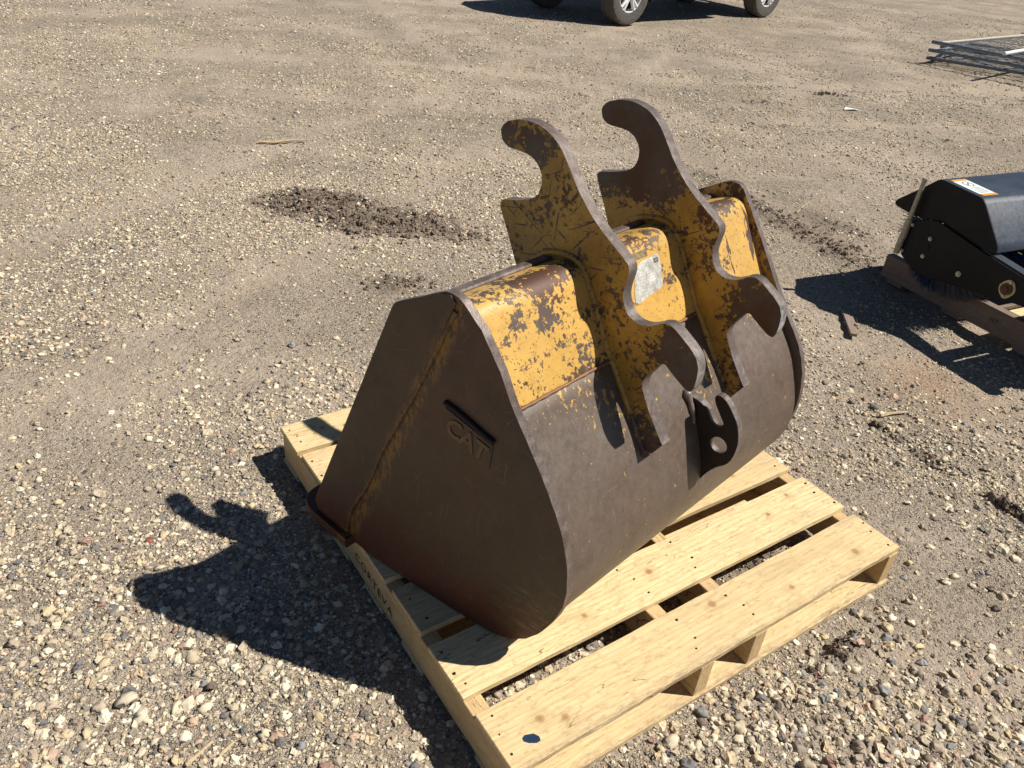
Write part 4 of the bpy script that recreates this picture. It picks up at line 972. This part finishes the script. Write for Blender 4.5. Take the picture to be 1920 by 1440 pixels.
# local: x to the rear, y away from camera (far side)
def wheel(x, y, out):
    wme = bmesh.new(); n = 48
    prof_ = [(.215, -.11), (.30, -.125), (.345, -.118), (.368, -.095), (.372, 0), (.368, .095), (.345, .118), (.30, .125), (.215, .11)]
    rings = []
    for k in range(n):
        a = 2 * pi * k / n; lugf = 1.0 + (.012 if k % 2 else -.006)
        rings.append([wme.verts.new((x + cos(a) * r_ * (lugf if r_ > .34 else 1), y + v_, RT + sin(a) * r_ * (lugf if r_ > .34 else 1))) for r_, v_ in prof_])
    for k in range(n):
        for j in range(len(prof_) - 1): wme.faces.new([rings[k][j], rings[(k + 1) % n][j], rings[(k + 1) % n][j + 1], rings[k][j + 1]])
        wme.faces.new([rings[k][-1], rings[(k + 1) % n][-1], rings[(k + 1) % n][0], rings[k][0]])
    wh = bm_obj('wheel', wme, M_tyre, truck, 30)
    bm = bmesh.new(); yo = y + out * .10
    def ring_(r1, r2, ya, yb):
        g = [[bm.verts.new((x + cos(2 * pi * k / 32) * r_, yy, RT + sin(2 * pi * k / 32) * r_)) for k in range(32)] for r_, yy in ((r1, ya), (r2, yb))]
        for k in range(32): bm.faces.new([g[0][k], g[0][(k + 1) % 32], g[1][(k + 1) % 32], g[1][k]])
    ring_(.228, .228, yo - out * .18, yo + out * .012); ring_(.228, .208, yo + out * .012, yo + out * .008); ring_(.208, .200, yo + out * .008, yo - out * .05)
    for k in range(5):
        a = 2 * pi * k / 5 + .3
        for da in (-.16, .16):
            tube_bm(bm, [(x + cos(a + da * .4) * .03, yo - out * .005, RT + sin(a + da * .4) * .03), (x + cos(a + da) * .21, yo + out * .0, RT + sin(a + da) * .21)], [.026, .018], 6)
    tube_bm(bm, [(x, yo - out * .05, RT), (x, yo + out * .015, RT)], .048, 16)
    bm_obj('rim', bm, M_rim, wh, 30)
    bm = bmesh.new(); tube_bm(bm, [(x, yo - out * .16, RT), (x, yo - out * .12, RT)], .195, 24); bm_obj('brake_disc', bm, M_plast, wh, 30)
for x_ in (0, WB):
    wheel(x_, .12, -1); wheel(x_, .12 + TR, 1)
W0, W1 = -.03, TR + .27
def body(name, plan, z0, z1, mat, top_in=0.0, par=truck, bev=.04):
    bm = bmesh.new(); cx = sum(p[0] for p in plan) / len(plan); cy = sum(p[1] for p in plan) / len(plan)
    prism_bm(bm, [plan], lambda x, y: Vector((x, y, z0)), lambda x, y: Vector((cx + (x - cx) * (1 - top_in), cy + (y - cy) * (1 - top_in), z1)), 0, 0)
    o = bm_obj(name, bm, mat, par); bevel(o, bev, 3); return o
nose = [(-.36, W0 + .06), (-.60, .42), (-.72, .75), (-.74, 1.0), (-.62, 1.42), (-.36, W1 - .06)]
body('hood', nose + [(.85, W1), (.85, W0)], .74, 1.12, M_body, .03)
body('front_bumper', [(-.38, W0 + .10), (-.62, .42), (-.75, .75), (-.77, 1.0), (-.64, 1.42), (-.38, W1 - .10), (-.30, W1 - .12), (-.55, 1.0), (-.52, .75), (-.30, W0 + .14)], .52, .73, M_plast, 0, bev=.02)
body('cab_lower', [(.52, W0), (.52, W1), (2.62, W1), (2.62, W0)], .50, 1.15, M_body, .0)
cab = body('cab', [(.95, W0 + .08), (.95, W1 - .08), (2.70, W1 - .08), (2.70, W0 + .08)], 1.152, 1.78, M_body, .12)
body('side_window', [(1.25, W0 + .02), (2.45, W0 + .02), (2.45, W0 + .085), (1.25, W0 + .085)], 1.20, 1.58, M_glass, .0, cab, .01)
body('bed', [(2.64, W0), (2.64, W1), (4.15, W1), (4.15, W0)], .82, 1.18, M_body, .0)
body('rear_bumper', [(4.152, W0 + .05), (4.152, W1 - .05), (4.25, W1 - .05), (4.25, W0 + .05)], .55, .75, M_plast, 0, bev=.02)
body('underbody', [(-.30, .40), (-.30, 1.20), (4.0, 1.20), (4.0, .40)], .42, .60, M_plast, 0, bev=.02)
for y_ in (.12, .12 + TR):
    bm = bmesh.new(); tube_bm(bm, [(x_, y_ * 1.0 + (.6 if y_ < 1 else -.6), RT) for x_ in (-.02, WB + .02)], .05, 8); bm_obj('frame_rail', bm, M_plast, truck, 40)
for x_ in (0, WB):
    bm = bmesh.new(); tube_bm(bm, [(x_, .15, RT), (x_, .12 + TR, RT)], .05, 8); bm_obj('axle', bm, M_plast, truck, 40)
    for y_ in (.02, TR + .02):
        sbox('mudflap', x_ + .44, x_ + .455, y_, y_ + .22, .27, .72, M_plast, truck, .004)

# ------------------------------------------------------------------ litter on the ground
def gz(x, y): return float(height(np.array([x]), np.array([y]))[0])
def stick(name, pts, r, label, cat, mat=M_twig, n=6):
    x0_, y0_ = pts[0]; e0 = (x0_, y0_, gz(x0_, y0_))
    bm = bmesh.new(); P_ = [(x - x0_, y - y0_, gz(x, y) - e0[2] + r * 1.5 + .001) for x, y in pts]
    rad = [r * (1 - .4 * i / max(1, len(P_) - 1)) for i in range(len(P_))]
    tube_bm(bm, P_, rad, n, jitter=.15); o = bm_obj(name, bm, mat, None, 40); o.location = e0; tag(o, label, cat); return o
stick('dry_stick', [(-1.701, 4.847), (-1.62, 4.872), (-1.52, 4.925), (-1.424, 4.963)], .0095, 'long pale dry stick lying on open gravel at upper left', 'stick')
stick('wood_splinter', [(1.311, 2.369), (1.36, 2.392), (1.428, 2.415)], .0065, 'short tan wood splinter lying right of the bucket', 'splinter')
stick('dry_straw', [(1.568, 4.518), (1.63, 4.62), (1.694, 4.718)], .0035, 'thin yellow straw lying behind the bucket on dark soil', 'straw')
stick('dry_twig', [(-.56, .863), (-.545, .89), (-.529, .919)], .0038, 'longer dull twig in the bottom left gravel', 'twig')
stick('dry_twig', [(-.504, .888), (-.486, .921)], .0038, 'shorter dull twig beside the longer one in the bottom left gravel', 'twig')
bm = bmesh.new(); a = Vector((1.44, 3.203, 0)); b_ = Vector((1.405, 2.966, 0)); d = (b_ - a); L_ = d.length
box_bm(bm, 0, L_, -.013, .013, 0, .012); box_bm(bm, .03, L_ * .55, .0132, .026, .0, .010)
o = bm_obj('wood_lath', bm, M_oldwood, None); o.location = (a.x, a.y, gz(a.x, a.y) + .006); o.rotation_euler = (0, -.02, math.atan2(d.y, d.x)); tag(o, 'split grey wood lath lying half in the broom shadow', 'lath')
bm = bmesh.new(); prism_bm(bm, [[(0, 0), (.09, .02), (.19, .055), (.185, .09), (.10, .07), (.02, .055)]], lambda x, y: Vector((x, y, .012 + .02 * sin(x * 30))), lambda x, y: Vector((x, y, .006 + .02 * sin(x * 30))), 0, 0)
o = bm_obj('paper_scrap', bm, M_scrap, None); o.location = (2.72, 7.38, gz(2.72, 7.38)); tag(o, 'flat white scrap lying on the gravel at upper right', 'litter')
bm = bmesh.new(); bmesh.ops.create_icosphere(bm, subdivisions=2, radius=1)
for v in bm.verts: v.co = Vector((v.co.x * .0105, v.co.y * .0075, v.co.z * .0055))
o = bm_obj('red_pebble', bm, M_red, None, 80); o.location = (-.886, 1.441, gz(-.886, 1.441) + .004); tag(o, 'single brick-red pebble on the gravel left of the bucket shadow', 'pebble')
